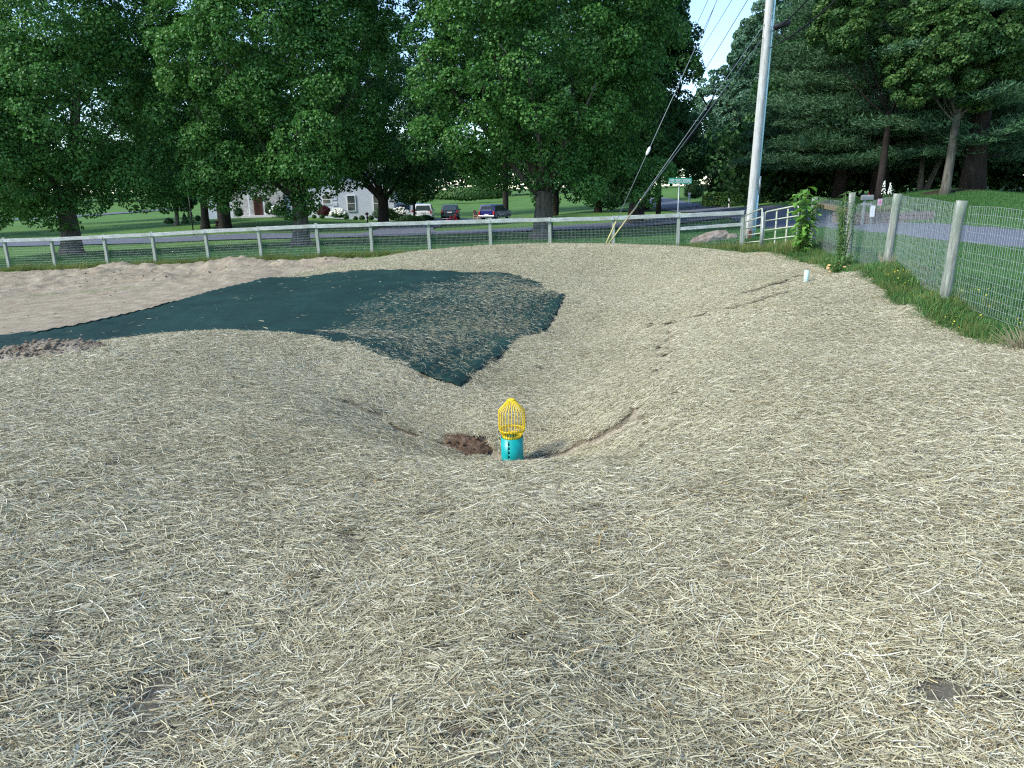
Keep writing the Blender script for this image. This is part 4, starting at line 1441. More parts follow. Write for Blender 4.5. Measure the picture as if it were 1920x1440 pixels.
def crown_mesh(name, blobs, n_clump, n_leaf, csize, lsize, seed, front=None, flat=0.75, spread=0.8, droop=0.3, low=None):
    """crown = many leafy clumps sitting on and inside big ellipsoids"""
    r = np.random.default_rng(seed)
    blobs = np.array(blobs, float)
    vol = (blobs[:, 3] * blobs[:, 4] + blobs[:, 3] * blobs[:, 5] + blobs[:, 4] * blobs[:, 5])
    bi = r.choice(len(blobs), n_clump, p=vol / vol.sum())
    d = sph(r, n_clump)
    if front is not None:  # a few more clumps where the crown is seen
        flip = (d @ np.array(front) < -0.15) & (r.uniform(0, 1, n_clump) < 0.55); d[flip] *= -1
    rad = np.where(r.uniform(0, 1, n_clump) < 0.78, r.uniform(0.86, 1.08, n_clump), r.uniform(0.45, 0.86, n_clump))
    cc = blobs[bi, :3] + d * blobs[bi, 3:] * rad[:, None]
    # drop clumps buried deep in another blob
    deep = np.zeros(n_clump, bool)
    for b in blobs:
        deep |= ((((cc - b[:3]) / b[3:]) ** 2).sum(1) < 0.3)
    keepc = ~deep | (r.uniform(0, 1, n_clump) < 0.25)
    cc = cc[keepc]; d = d[keepc]
    cs = csize * r.uniform(0.55, 1.35, len(cc))
    w = cs ** 2; ci = r.choice(len(cc), n_leaf, p=w / w.sum())
    ld = sph(r, n_leaf)
    # favour the outer/upper half of every clump
    out = d[ci] * 0.7 + np.array([0, 0, 0.6])
    fl = ((ld * out).sum(1) < -0.1) & (r.uniform(0, 1, n_leaf) < 0.7); ld[fl] *= -1
    lr = r.uniform(0.6, 1.05, n_leaf) ** 0.6
    pos = cc[ci] + ld * (cs[ci] * lr)[:, None] * np.array([1, 1, flat])
    nrm = ld * 0.8 + np.array([0, 0, 0.7])
    if low is not None:
        k = pos[:, 2] > low; pos = pos[k]; nrm = nrm[k]; ci = ci[k]
    V, Fc = leaves_from(pos, nrm, lsize, seed + 1, droop, spread=spread)
    cv = r.uniform(0, 1, len(cc))
    rv = np.clip(0.35 * cv[ci] + 0.65 * r.uniform(0, 1, len(pos)), 0, 1)
    return np_mesh(name, V, Fc, False, {'rnd': ('FACE', rv)})


def trunk_mb(h, r0, r1, flare, limbs, seed, bend=0.15):
    rr = random.Random(seed)
    mb = MB()
    pts = []; rad = []
    n = 8
    for i in range(n):
        f_ = i / (n - 1)
        pts.append((bend * math.sin(f_ * 2), bend * 0.5 * math.sin(f_ * 3), -0.3 + (h + 0.3) * f_))
        rad.append(r0 + (r1 - r0) * f_ + (flare * math.exp(-f_ * 7)))
    mb.tube(pts, rad, 16, jitter=0.05)
    top = Vector(pts[-1])
    for (az, el, L, r, z0) in limbs:
        st_ = Vector((pts[0][0], pts[0][1], 0)).lerp(top, z0 / h) if z0 < h else top
        st_ = Vector((st_.x, st_.y, z0))
        d = Vector((math.cos(az) * math.cos(el), math.sin(az) * math.cos(el), math.sin(el)))
        pp_ = [st_]
        cur = Vector(st_)
        dd = d.copy()
        m = 6
        for k in range(m):
            dd = (dd + Vector((rr.uniform(-.15, .15), rr.uniform(-.15, .15), rr.uniform(0, .16)))).normalized()
            cur = cur + dd * L / m
            pp_.append(cur.copy())
        mb.tube(pp_, [r * (1 - 0.82 * k / m) for k in range(m + 1)], 8, jitter=0.06)
        # twigs
        for _ in range(3):
            k = rr.randint(2, m - 1); s0 = pp_[k]
            d2 = (dd + Vector((rr.uniform(-1, 1), rr.uniform(-1, 1), rr.uniform(-.2, .6)))).normalized()
            mb.tube([s0, s0 + d2 * L * 0.16, s0 + d2 * L * 0.26 + Vector((0, 0, .15))], [r * 0.3, r * 0.16, r * 0.05], 5)
    return mb


def maple(loc, rx, ry, z0, h, seed, label, group, mat, r0=0.5, lsize=0.15, nl=90000, nc=420, cs=0.75, barkm='bark', trunk_h=2.6, flare=0.5, extra=(), low=None, rz=0.0, hole=None):
    """broad low-branching maple: crown between z0 and h above the base"""
    t_ = empty('maple_tree', loc, rz, label, 'tree', group)
    rr = random.Random(seed)
    mid = (z0 + h) / 2; hz = (h - z0) / 2
    bl = [(0, 0, mid - hz * 0.1, rx * 0.86, ry * 0.86, hz * 0.9), (0, 0, mid + hz * 0.35, rx * 0.66, ry * 0.66, hz * 0.68)]
    for k in range(7):
        a = 2 * PI * k / 7 + rr.uniform(-.3, .3)
        zz = rr.uniform(z0 + hz * 0.35, mid + hz * 0.2)
        bl.append((math.cos(a) * rx * 0.62, math.sin(a) * ry * 0.62, zz, rx * rr.uniform(.32, .46), ry * rr.uniform(.32, .46), hz * rr.uniform(.28, .42)))
    bl += list(extra)
    fr = Vector((-loc[0], -loc[1], 0)).normalized()
    fr = Matrix.Rotation(-rz, 3, 'Z') @ fr
    me = crown_mesh('crown', bl, nc, nl, cs, lsize, seed, (fr.x, fr.y, 0.1), low=low)
    link('crown', me, mat, t_)
    limbs = []
    for k in range(9):
        limbs.append((2 * PI * k / 9 + rr.uniform(-.3, .3), rr.uniform(0.55, 1.15), (h - trunk_h) * rr.uniform(0.38, 0.58), r0 * rr.uniform(.28, .42), trunk_h * rr.uniform(.75, 1.0)))
    trunk_mb(trunk_h, r0, r0 * 0.85, flare, limbs, seed).build('trunk', M[barkm], t_)
    return t_


def ground_at(px, Y, py=430):
    q = P(px, py, Y)
    return (q[0], q[1], tz(q[0], q[1]))


GM = 'mature maples behind the board fence'
maple(ground_at(125, 40.5), 6.7, 5.8, 1.9, 20.5, 1, 'big maple at the left edge, trunk forking low above the open lawn', GM, M['maple'], r0=0.52, nl=190000, nc=850, cs=0.8, extra=[(-4.5, 0, 3.8, 2.2, 2.0, 1.7), (4.5, -0.5, 4.0, 2.0, 2, 1.4), (0.2, -1.4, 2.8, 1.5, 1.2, 1.2)], low=1.4)
maple(ground_at(560, 40.5), 6.6, 5.8, 2.9, 20.5, 2, 'big maple in front of the white house, trunk rising behind the fence', GM, M['maple'], r0=0.45, nl=190000, nc=850, cs=0.8, extra=[(-4.0, -0.5, 4.4, 2.4, 2.0, 1.7), (3.6, -0.5, 5.2, 2.2, 2, 1.4), (0, -0.9, 3.0, 1.1, 1.0, 1.0), (-2.3, -1.0, 3.9, 1.7, 1.3, 1.3)], low=1.5)
maple(ground_at(1015, 39), 6.8, 5.8, 2.7, 20.5, 3, 'big maple right of the parked cars with a thick grey forked trunk', GM, M['maple'], r0=0.52, nl=190000, nc=850, cs=0.8, extra=[(-2.8, -0.5, 5.0, 2.2, 2.0, 1.4), (4.9, 0, 3.4, 1.6, 1.6, 1.3), (1.8, -1, 3.0, 1.5, 1.5, 1.1)], low=1.6)
GM2 = 'maples standing across the side road'
maple(ground_at(385, 66), 5, 5, 3.4, 14, 5, 'thin dark trunked maple just left of the thick dark trunk', GM2, M['maple_dark'], r0=0.33, nl=34000, nc=240, cs=0.9, lsize=0.24, barkm='bark_dark', trunk_h=4.2, flare=0.2)
maple(ground_at(420, 62), 7, 6, 3.6, 16, 6, 'thick black trunked maple in front of the house end wall', GM2, M['maple_dark'], r0=0.55, nl=45000, nc=260, cs=1.0, lsize=0.24, barkm='bark_dark', trunk_h=4.0, flare=0.2)
maple(ground_at(718, 64), 7, 6, 3.2, 16, 7, 'many-stemmed dark maple at the right end of the white house', GM2, M['maple_dark'], r0=0.5, nl=45000, nc=260, cs=1.0, lsize=0.24, barkm='bark_dark', trunk_h=2.8, flare=0.15)
maple(ground_at(1190, 52), 3.3, 5, 1.8, 19, 8, 'tall dark maple at the road corner left of the street sign', GM2, M['maple_dark'], r0=0.6, nl=65000, nc=300, cs=0.9, lsize=0.2, barkm='bark_dark', trunk_h=2.6, flare=0.2, extra=[(-1.0, -2.5, 3.0, 1.6, 1.4, 1.2)], low=1.5)
maple(ground_at(1208, 78), 5.4, 6, 3.4, 11.5, 9, 'dense dark maple overhanging the road beyond the street sign', GM2, M['maple_dark'], r0=0.4, nl=55000, nc=280, cs=1.0, lsize=0.25, barkm='bark_dark', trunk_h=4.5, flare=0.15, extra=[(5.0, 0, 6.4, 3.6, 3, 2.6), (8.6, 0, 6.0, 2.3, 2.5, 1.9)])
# far side fillers
GM3 = 'trees filling in behind the front maples'
fill = [(-60, 70, 9, 2.6, 22, 'shaded tree at the far left behind the big left maple'), (118, 92, 13, 5.8, 29, 'broad tree far behind the big left maple'),
        (640, 104, 14, 8.5, 32, 'tall tree rising behind the white house'), (948, 100, 12, 7.5, 30, 'shaded tree rising behind the blue vehicle'),
        (1040, 82, 8, 1.6, 24, 'dark tree behind the thick forked trunk'), (1120, 74, 6, 0.8, 19, 'low skirted dark tree behind the corner maple')]
for i, (px, Y, rx, z0, h, lab) in enumerate(fill):
    maple(ground_at(px, Y), rx, rx * 0.8, z0, h, 20 + i, lab, GM3, M['maple_dark'], r0=0.4, nl=34000, nc=230, cs=1.3, lsize=0.34, barkm='bark_dark', trunk_h=max(2.5, z0 + 1), flare=0.1)
# small tree over the white vehicle
maple(ground_at(776, 74), 2.6, 2.4, 2.0, 6.6, 40, 'small slim tree standing in front of the white vehicle', None, M['maple_dark'], r0=0.13, nl=11000, nc=110, cs=0.6, lsize=0.2, barkm='bark_dark', trunk_h=2.2, flare=0.05)
maple(ground_at(332, 72), 1.9, 1.8, 1.3, 6.5, 41, 'small leafy tree with a pale stem on the lawn left of the house', None, M['maple_dark'], r0=0.2, nl=11000, nc=100, cs=0.6, lsize=0.2, trunk_h=2.2, flare=0.1)

# right side: pines and broadleaves


def pine(loc, rx, z0, h, seed, label, group, mat, r0=0.4, nb=60, nl=90000, ls=0.30, lean=0.0, barkm='bark_pine', width=0.085, tops=1.0):
    t_ = empty('pine_tree', loc, 0, label, 'tree', group)
    r = np.random.default_rng(seed)
    mb = MB()
    mb.tube([(lean * k, 0.1 * math.sin(k), -0.3 + (h * 0.95 + .3) * k / 8) for k in range(9)], [r0 * (1 - 0.11 * k) + (0.25 * r0 if k == 0 else 0) for k in range(9)], 12, jitter=0.05)
    P_, N_, C_ = [], [], []
    per = nl // nb
    for b in range(nb):
        f_ = (b + 0.5) / nb
        zz = z0 + (h - z0) * f_
        az = b * 2.4 + r.uniform(-.4, .4)
        L = rx * (1 - 0.72 * f_ ** 1.3) * r.uniform(0.72, 1.12)
        sl = r.uniform(-0.05, 0.22)
        dx, dy = math.cos(az), math.sin(az)
        end = (dx * L, dy * L, zz + L * sl)
        mb.tube([(lean * 8 * f_, 0, zz), (dx * L * .5 + lean * 8 * f_, dy * L * .5, zz + L * sl * .35), end], [0.07, 0.045, 0.015], 5)
        # several flat pads of needles along the bough
        npad = 7
        for k in range(npad):
            s = 0.3 + 0.72 * (k + r.uniform(-.3, .3)) / (npad - 1)
            side = r.normal(0, 0.16) * L
            c = np.array([dx * L * s - dy * side + lean * 8 * f_, dy * L * s + dx * side, zz + L * sl * s * (0.4 + 0.6 * s) + r.uniform(-.1, .2)])
            m = per // npad
            q = r.normal(0, 1, (m, 3)); q /= np.linalg.norm(q, axis=1)[:, None]; q *= r.uniform(0.2, 1, m)[:, None] ** 0.5
            sz = L * 0.23 + 0.35
            pos = c + q * np.array([sz, sz, 0.26])
            pos[:, 2] += 0.1 * np.sin(pos[:, 0] * 3 + b) - 0.08 * (q[:, 0] ** 2 + q[:, 1] ** 2)
            P_.append(pos); N_.append(np.tile([0, 0, 1.0], (m, 1)) + q * 0.3); C_.append(np.full(m, r.uniform(0, 1)))
    pos = np.concatenate(P_); cv = np.concatenate(C_)
    n = len(pos)
    # needle sprays: narrow kites pointing out and up
    d = r.normal(0, 1, (n, 3)); d[:, 2] = np.abs(d[:, 2]) * 0.7 + 0.1
    out = pos - np.array([0, 0, 0]); out[:, 2] = 0; out /= np.linalg.norm(out, axis=1)[:, None] + 1e-6
    d += out * 0.8; d /= np.linalg.norm(d, axis=1)[:, None]
    s = np.cross(d, r.normal(0, 1, (n, 3))); s /= np.linalg.norm(s, axis=1)[:, None]
    sz = (ls * r.uniform(0.6, 1.3, n))[:, None]
    V = np.stack([pos - d * sz * .2, pos + s * sz * width + d * sz * .3, pos + d * sz * .8, pos - s * sz * width + d * sz * .3], 1).reshape(-1, 3)
    rv = np.clip(0.35 * cv + 0.65 * r.uniform(0, 1, n), 0, 1)
    link('crown', np_mesh('crown', V, np.arange(n * 4).reshape(-1, 4), False, {'rnd': ('FACE', rv)}), mat, t_)
    mb.build('trunk', M[barkm], t_)
    return t_


GP = 'white pines across the main road'
pine(ground_at(1640, 50), 8.5, 2.3, 19, 61, 'big spreading pine behind the timber flower bed', GP, M['pine'], r0=0.55, nb=80, nl=200000)
pine(ground_at(1568, 52), 6.6, 1.6, 19, 62, 'dense dark pine standing between the utility pole and the spreading pine', GP, M['pine'], r0=0.45, nb=80, nl=190000)
pine(ground_at(1812, 42), 6.0, 1.7, 20, 63, 'pine on a mulch mound at the upper right with layered boughs', GP, M['pine'], r0=0.6, nb=52, nl=130000, ls=0.28)
pine(ground_at(1950, 46), 7, 1.6, 19, 64, 'pine cut by the right edge of the view', GP, M['pine'], r0=0.45, nb=50, nl=90000)
pine(ground_at(1570, 66), 8, 2, 22, 65, 'tall pine in the shade behind the others', GP, M['pine'], r0=0.4, nb=60, nl=60000, ls=0.34)
GB = 'broadleaf trees among the pines'
q = ground_at(1690, 45)
for (px, Y, rx, z0, h, sd, lab) in [(1640, 43.0, 4.6, 7.6, 15.5, 71, 'yellow green broadleaf tree whose high crown hangs in front of the pines')]:
    t_ = maple(ground_at(px, Y), rx, 3.6, z0, h, sd, lab, GB, M['lime'], r0=0.2, nl=60000, nc=360, cs=0.45, lsize=0.17, barkm='bark_pine', trunk_h=5.0, flare=0.1)
t_ = maple(ground_at(1762, 40.5), 3.9, 3.0, 4.6, 10.2, 72, 'light green broadleaf tree with leaning pale stems', GB, M['lime'], r0=0.22, nl=50000, nc=300, cs=0.45, lsize=0.17, trunk_h=4.5, flare=0.1)
maple(ground_at(1735, 60), 6, 5, 2.0, 20, 73, 'shaded broadleaf tree behind the leaning stems', GB, M['maple_dark'], r0=0.3, nl=40000, nc=240, cs=1.1, lsize=0.28, trunk_h=4, flare=0.1)
maple(ground_at(1500, 64), 4.2, 5, 3.0, 17, 74, 'dark tree directly behind the utility pole', GB, M['maple_dark'], r0=0.3, nl=40000, nc=240, cs=1.1, lsize=0.26, trunk_h=4, flare=0.1)
maple(ground_at(1890, 64), 8, 5, 1.0, 21, 75, 'shaded tree filling the wood edge at the right', GB, M['maple_dark'], r0=0.3, nl=40000, nc=240, cs=1.3, lsize=0.32, trunk_h=4, flare=0.1)
# pale far trees beyond the sky gap
GF = 'hazy far trees beyond the sky gap'
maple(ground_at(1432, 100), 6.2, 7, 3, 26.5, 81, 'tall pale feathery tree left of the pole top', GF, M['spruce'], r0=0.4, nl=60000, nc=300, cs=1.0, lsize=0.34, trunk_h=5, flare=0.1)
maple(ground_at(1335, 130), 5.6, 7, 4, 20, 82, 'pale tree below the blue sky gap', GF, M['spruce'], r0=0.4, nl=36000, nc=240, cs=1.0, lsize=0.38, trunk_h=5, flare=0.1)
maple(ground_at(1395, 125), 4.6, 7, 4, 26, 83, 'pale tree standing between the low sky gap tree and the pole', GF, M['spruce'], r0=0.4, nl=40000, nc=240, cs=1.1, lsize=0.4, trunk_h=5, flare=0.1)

# woodland masses behind (read as one mass)


def mass(name, line, h, depth, n, size, mat, seed, label):
    r = np.random.default_rng(seed)
    pts = np.array(line, float)
    d = np.concatenate([[0], np.cumsum(np.hypot(*np.diff(pts, axis=0).T))])
    s = r.uniform(0, d[-1], n)
    X_ = np.interp(s, d, pts[:, 0]) + r.normal(0, depth, n); Y_ = np.interp(s, d, pts[:, 1]) + r.normal(0, depth, n)
    prof = h * (0.62 + 0.38 * vnoise(X_, Y_ * 0.3, 0.22, seed))
    Zr = prof * np.sqrt(r.uniform(0, 1, n))
    Z_ = terrain(X_, Y_) + Zr
    V, Fc = leaves_from(np.stack([X_, Y_, Z_], 1), sph(r, n) * 0.5 + np.array([0, -0.6, 0.5]), size, seed)
    o = link(name, np_mesh(name, V, Fc, False, {'rnd': ('FACE', r.uniform(0, 1, n))}), mat)
    return tag(o, label, kind='stuff')


mass('far_woods', [(-140, 215), (-60, 225), (0, 235), (60, 240), (120, 230)], 17, 5, 60000, 1.1, M['shrub'], 201, 'distant line of trees closing off the fields')
mass('undergrowth', [xy_of(1415, 380, 60), xy_of(1560, 380, 62), xy_of(1740, 370, 58), xy_of(2000, 360, 54)], 7.5, 1.6, 60000, 0.45, M['shrub'], 202, 'dark undergrowth under the pines across the road')

# leaning pale stems
for px, dxl, lab in [(1716, -0.2, 'upright pale bare stem under the yellow green tree'), (1722, 2.0, 'pale stem leaning right under the yellow green tree')]:
    b = ground_at(px, 47.5)
    mb = MB(); mb.tube([(b[0], b[1], b[2] - .2), (b[0] + dxl * .25, b[1], b[2] + 1.2), (b[0] + dxl * .6, b[1], b[2] + 3), (b[0] + dxl, b[1], b[2] + 5.8)], [0.22, 0.17, 0.15, 0.1], 10, jitter=.05)
    tag(mb.build('tree_stem', M['bark']), lab, 'tree stem')

# mulch mound under the right pine
b = ground_at(1800, 41)
mb = MB(); mb.ico((b[0], b[1] + .6, b[2] - 0.25), 1.0, 3, (2.3, 1.4, 0.42), 0.02)
tag(mb.build('mulch_mound', M['mulch'], smooth=True), 'low brown mulch mound around the pine at the upper right', 'mulch mound')

# ------------------------------------------------------------------ shrubs


def bush(name, loc, rx, ry, rz_, n, lsize, mat, seed, label, cat='shrub', group=None, cone=False, flowers=0, box=False, spread=0.7):
    r = np.random.default_rng(seed)
    d = sph(r, n); d[:, 2] = np.abs(d[:, 2]) * np.where(r.uniform(0, 1, n) < 0.3, -0.4, 1)
    if box:
        p = r.uniform(-1, 1, (n, 3)); ax = r.integers(0, 3, n); k = np.arange(n); p[k, ax] = np.sign(p[k, ax]); d = np.zeros((n, 3)); d[k, ax] = np.sign(p[k, ax]); pos = p * np.array([rx, ry, rz_]) * r.uniform(0.9, 1.02, (n, 1)); pos[:, 2] += rz_
    elif cone:
        hgt = r.uniform(0, 1, n); a = r.uniform(0, 2 * PI, n); rr = (1 - hgt) ** 0.8 * r.uniform(0.75, 1.05, n)
        pos = np.stack([np.cos(a) * rr * rx, np.sin(a) * rr * ry, hgt * rz_ * 2], 1); d = np.stack([np.cos(a), np.sin(a), np.full(n, .3)], 1)
    else:
        lump = 1 + 0.12 * np.sin(d[:, 0] * 7 + seed) * np.sin(d[:, 2] * 6 + 1)
        pos = d * np.array([rx, ry, rz_]) * (r.uniform(0.72, 1.04, n) * lump)[:, None]; pos[:, 2] += rz_ * 0.75
    V, Fc = leaves_from(pos, d, lsize, seed, spread=spread)
    me = np_mesh('foliage', V, Fc, False, {'rnd': ('FACE', r.uniform(0, 1, n))})
    if not flowers:
        o = link(name, me, mat); o.location = loc
        return tag(o, label, cat, group)
    o = empty(name, loc, 0, label, cat, group)
    link('foliage', me, mat, o)
    d = sph(r, flowers); d[:, 2] = np.abs(d[:, 2]); d[:, 1] = -np.abs(d[:, 1])
    mb = MB()
    for q_ in d * np.array([rx, ry, rz_]) * 1.02: mb.ico((q_[0], q_[1], q_[2] + rz_ * 0.75), random.uniform(0.1, 0.17), 1, (1, 1, 0.8), 0.2)
    mb.build('blossoms', M['white_flower'], o)
    return o


BX = 'clipped round bushes along the house front'
for i, px in enumerate([591, 606, 651, 668, 680, 697, 738]):
    w = [0.27, 0.31, 0.33, 0.27, 0.33, 0.33, 0.36][i]
    bush('round_bush', ground_at(px, 77), w, w, w, 500, 0.1, M['shrub'], 500 + i, ['clipped round bush nearest the big trunk', 'clipped round bush in front of the dark red shrub', 'clipped round bush right of the white hydrangea', 'clipped round bush under the right house window',
         'clipped round bush left of the dark mailbox', 'clipped round bush right of the dark mailbox', 'clipped round bush right of the many-stemmed maple'][i], 'bush', BX)
bush('red_shrub', ground_at(611, 79), 0.8, 0.7, 0.8, 1500, 0.14, M['redleaf'], 510, 'dark red leaved shrub under the left house window')
bush('hydrangea', ground_at(638, 78.5), 0.95, 0.7, 0.65, 1500, 0.14, M['shrub'], 511, 'white flowering hydrangea against the white wall', 'shrub', None, flowers=70)
bush('hydrangea', ground_at(752, 79), 1.0, 0.8, 0.8, 1500, 0.14, M['shrub'], 512, 'white flowering hydrangea beside the parked white vehicle', 'shrub', None, flowers=60)
bush('shrub', ground_at(527, 79), 0.95, 0.7, 0.75, 1600, 0.14, M['hedge'], 513, 'light green rounded shrub with white blooms right of the front door', 'shrub', None, flowers=10)
bush('shrub', ground_at(508, 80), 0.5, 0.5, 1.0, 1200, 0.12, M['shrub'], 514, 'upright dark shrub beside the front door')
bush('shrub', ground_at(451, 79), 0.5, 0.5, 0.7, 900, 0.12, M['shrub'], 515, 'small shrub in front of the pale stone wall')
bush('shrub', ground_at(768, 72), 1.4, 0.7, 0.45, 1800, 0.13, M['shrub'], 516, 'low dark shrub row in front of the white vehicle')
bush('shrub', ground_at(798, 76), 0.9, 0.7, 0.42, 1400, 0.13, M['shrub'], 517, 'low round shrub below the white vehicle tailgate')
bush('shrub', ground_at(725, 77), 1.5, 0.8, 0.8, 2200, 0.14, M['shrub'], 518, 'loose shrub behind the many-stemmed maple')
CN = 'evergreens at the left house corner'
bush('conical_evergreen', ground_at(349, 74), 0.42, 0.42, 0.55, 900, 0.09, M['shrub'], 520, 'small cone shaped evergreen on the lawn', 'shrub', CN, cone=True)
bush('conical_evergreen', ground_at(360, 76), 0.4, 0.4, 0.85, 1000, 0.09, M['shrub'], 521, 'taller dark cone evergreen against the house corner', 'shrub', CN, cone=True)
bush('round_bush', ground_at(319, 73), 0.5, 0.5, 0.42, 900, 0.1, M['shrub'], 522, 'low round dark bush left of the small pale stemmed tree', 'bush', CN)
bush('round_bush', ground_at(374, 75), 0.33, 0.33, 0.42, 600, 0.1, M['shrub'], 523, 'dark upright bush in front of the house left edge', 'bush', CN)

# hedge and bush at the right of the road
q = ground_at(1388, 72)
bush('hedge', q, 3.7, 0.7, 0.62, 14000, 0.16, M['hedge'], 530, 'clipped box hedge beyond the road left of the pole', 'hedge', box=True)
bush('large_bush', ground_at(1380, 78), 3.6, 2.6, 2.1, 14000, 0.2, M['hedge'], 531, 'large rounded light green bush above the clipped hedge', 'bush')
bush('far_shrub', ground_at(1299, 92), 1.4, 1.2, 1.5, 3000, 0.2, M['shrub'], 532, 'dark round shrub beside the white mailbox far up the road', 'bush')
bush('far_hedge', ground_at(882, 178), 10, 2, 2.2, 5000, 0.5, M['hedge'], 533, 'distant light hedge at the top of the field', 'hedge')
mb = MB(); b = ground_at(1364, 66); mb.box((0, 0, 0.45), (0.11, 0.06, 0.95), bevel=0.01); o = mb.build('road_marker', M['white']); o.location = b
tag(o, 'short white marker post in front of the clipped hedge', 'marker post')

# ------------------------------------------------------------------ rocks
for (px, py, Y, s, sd, lab) in [(1322, 452, 29.3, (0.85, 0.4, 0.33), 1, 'large brown and white boulder on the grass near the pole'), (1372, 448, 29.2, (0.3, 0.22, 0.2), 2, 'small pale rock next to the large boulder')]:
    b = ground_at(px, Y)
    random.seed(sd)
    mb = MB(); mb.ico((0, 0, 0.05), 1.0, 2, s, 0.17)
    for v_ in mb.bm.verts: v_.co.z += 0.35 * v_.co.x * (1 if sd == 1 else 0.1)
    o = mb.build('boulder', M['rock']); o.location = b; tag(o, lab, 'rock')
random.seed(77)

# ------------------------------------------------------------------ weeds by the gate


def leafy_plant(name, loc, h, n_stem, n_leaf, lsize, spread, mat, seed, label, cat='plant', flowers=0, fl_mat=None, asp=0.5):
    rr = random.Random(seed); r = np.random.default_rng(seed)
    root_ = empty(name, loc, 0, label, cat)
    mb = MB(); C_, N_ = [], []
    for s in range(n_stem):
        a = rr.uniform(0, 2 * PI); sp_ = spread * rr.uniform(0.3, 1); hh = h * rr.uniform(0.7, 1.0)
        pts_ = [Vector((0.05 * math.cos(a), 0.05 * math.sin(a), -0.03)), Vector((sp_ * .4 * math.cos(a), sp_ * .4 * math.sin(a), hh * .5)), Vector((sp_ * math.cos(a), sp_ * math.sin(a), hh))]
        mb.tube(pts_, [0.012, 0.009, 0.004], 6)
        for k in range(n_leaf):
            f_ = (k + 1) / n_leaf
            p = pts_[0].lerp(pts_[1], f_ * 2) if f_ < .5 else pts_[1].lerp(pts_[2], f_ * 2 - 1)
            a2 = k * 2.4 + rr.uniform(-.4, .4)
            off = lsize * 0.6
            C_.append((p.x + off * math.cos(a2), p.y + off * math.sin(a2), p.z)); N_.append((math.cos(a2), math.sin(a2), 0))
    mb.build('stems', simple(name + '_stem', (0.10, 0.16, 0.05), 0.6), root_)
    C_ = np.array(C_); N_ = np.array(N_); n = len(C_)
    # leaf: pointed oval of 6 triangles folded along the midrib, drooping
    sz = lsize * r.uniform(0.7, 1.25, n)
    d = N_.copy(); d[:, 2] = r.uniform(-0.5, 0.25, n); d /= np.linalg.norm(d, axis=1)[:, None]
    s = np.stack([-N_[:, 1], N_[:, 0], np.zeros(n)], 1); up = np.cross(d, s); up *= np.sign(up[:, 2:3] + 1e-9)
    def pt(l, w, u_): return C_ + d * (l * sz)[:, None] + s * (w * sz)[:, None] + up * (u_ * sz)[:, None]
    V = np.stack([pt(-.5, 0, 0), pt(-.15, asp * .5, .08), pt(.25, asp * .38, .03), pt(.6, 0, -.12), pt(.25, -asp * .38, .03), pt(-.15, -asp * .5, .08), pt(0.1, 0, 0)], 1).reshape(-1, 3)
    b = (np.arange(n) * 7)[:, None]
    Fc = np.concatenate([b + np.array([[i, (i + 1) % 6, 6]]) for i in range(6)], 0)
    rv = r.uniform(0, 1, n)
    link('leaves', np_mesh('leaves', V, Fc, False, {'rnd': ('FACE', np.tile(rv, 6))}), mat, root_)
    if flowers:
        mb = MB()
        for k in range(flowers):
            a = rr.uniform(0, 6.28); q_ = spread * rr.uniform(.3, 1.1)
            mb.ico((q_ * math.cos(a), q_ * math.sin(a), h * rr.uniform(0.15, 0.55)), rr.uniform(0.02, 0.04), 1, (1, 1, .6), .2)
        mb.build('blossoms', fl_mat, root_)
    return root_


b = ground_at(1508, 18.0)
leafy_plant('pokeweed', b, 1.66, 14, 22, 0.22, 0.38, M['weed'], 5, 'tall bright green leafy weed growing up the fence end by the gate')
b = ground_at(1583, 14.9)
leafy_plant('tall_weed', b, 1.62, 15, 48, 0.09, 0.27, M['weed_dark'], 6, 'tall feathery weed climbing the second fence post', asp=0.3)
b = P(1572, 500, 14.2); b = (b[0], b[1], tz(b[0], b[1]))
leafy_plant('flowering_weed', b, 0.5, 14, 14, 0.075, 0.3, M['weed_dark'], 7, 'low bushy weed with pale orange blooms at the foot of the fence', flowers=10, fl_mat=M['orange_flower'])
mb = MB(); b = P(1662, 506, 12.6)
for k in range(46):
    a = random.uniform(0, 6.28); hh = random.uniform(0.15, 0.34)
    mb.tube([(0.11 * math.cos(a), 0.11 * math.sin(a), 0), (0.1 * math.cos(a + .2), 0.1 * math.sin(a + .2), hh * .6), (0.16 * math.cos(a), 0.16 * math.sin(a), hh)], [.004, .003, .001], 4)
o = mb.build('dry_grass_tuft', M['straw']); o.location = (b[0], b[1], tz(b[0], b[1])); tag(o, 'dry tan grass tuft around the foot of the third fence post', 'grass tuft')
me_ = o.data; a_ = me_.attributes.new('rnd', 'FLOAT', 'FACE'); a_.data.foreach_set('value', np.full(len(me_.polygons), 0.3, np.float32))
mb = MB(); b = P(1920, 652, 7.5)
for k in range(160):
    a = random.uniform(0, 6.28); hh = random.uniform(0.1, 0.3); q_ = random.uniform(0, .25)
    mb.tube([(q_ * math.cos(a), q_ * math.sin(a), 0), (q_ * 1.3 * math.cos(a), q_ * 1.3 * math.sin(a), hh * .6), (q_ * 1.8 * math.cos(a), q_ * 1.8 * math.sin(a), hh)], [.004, .003, .001], 4)
o = mb.build('dry_grass_tuft', M['straw']); o.location = (b[0] + .1, b[1], tz(b[0], b[1])); tag(o, 'dry tan grass clump at the right edge of the straw', 'grass tuft')
me_ = o.data; a_ = me_.attributes.new('rnd', 'FLOAT', 'FACE'); a_.data.foreach_set('value', np.full(len(me_.polygons), 0.2, np.float32))

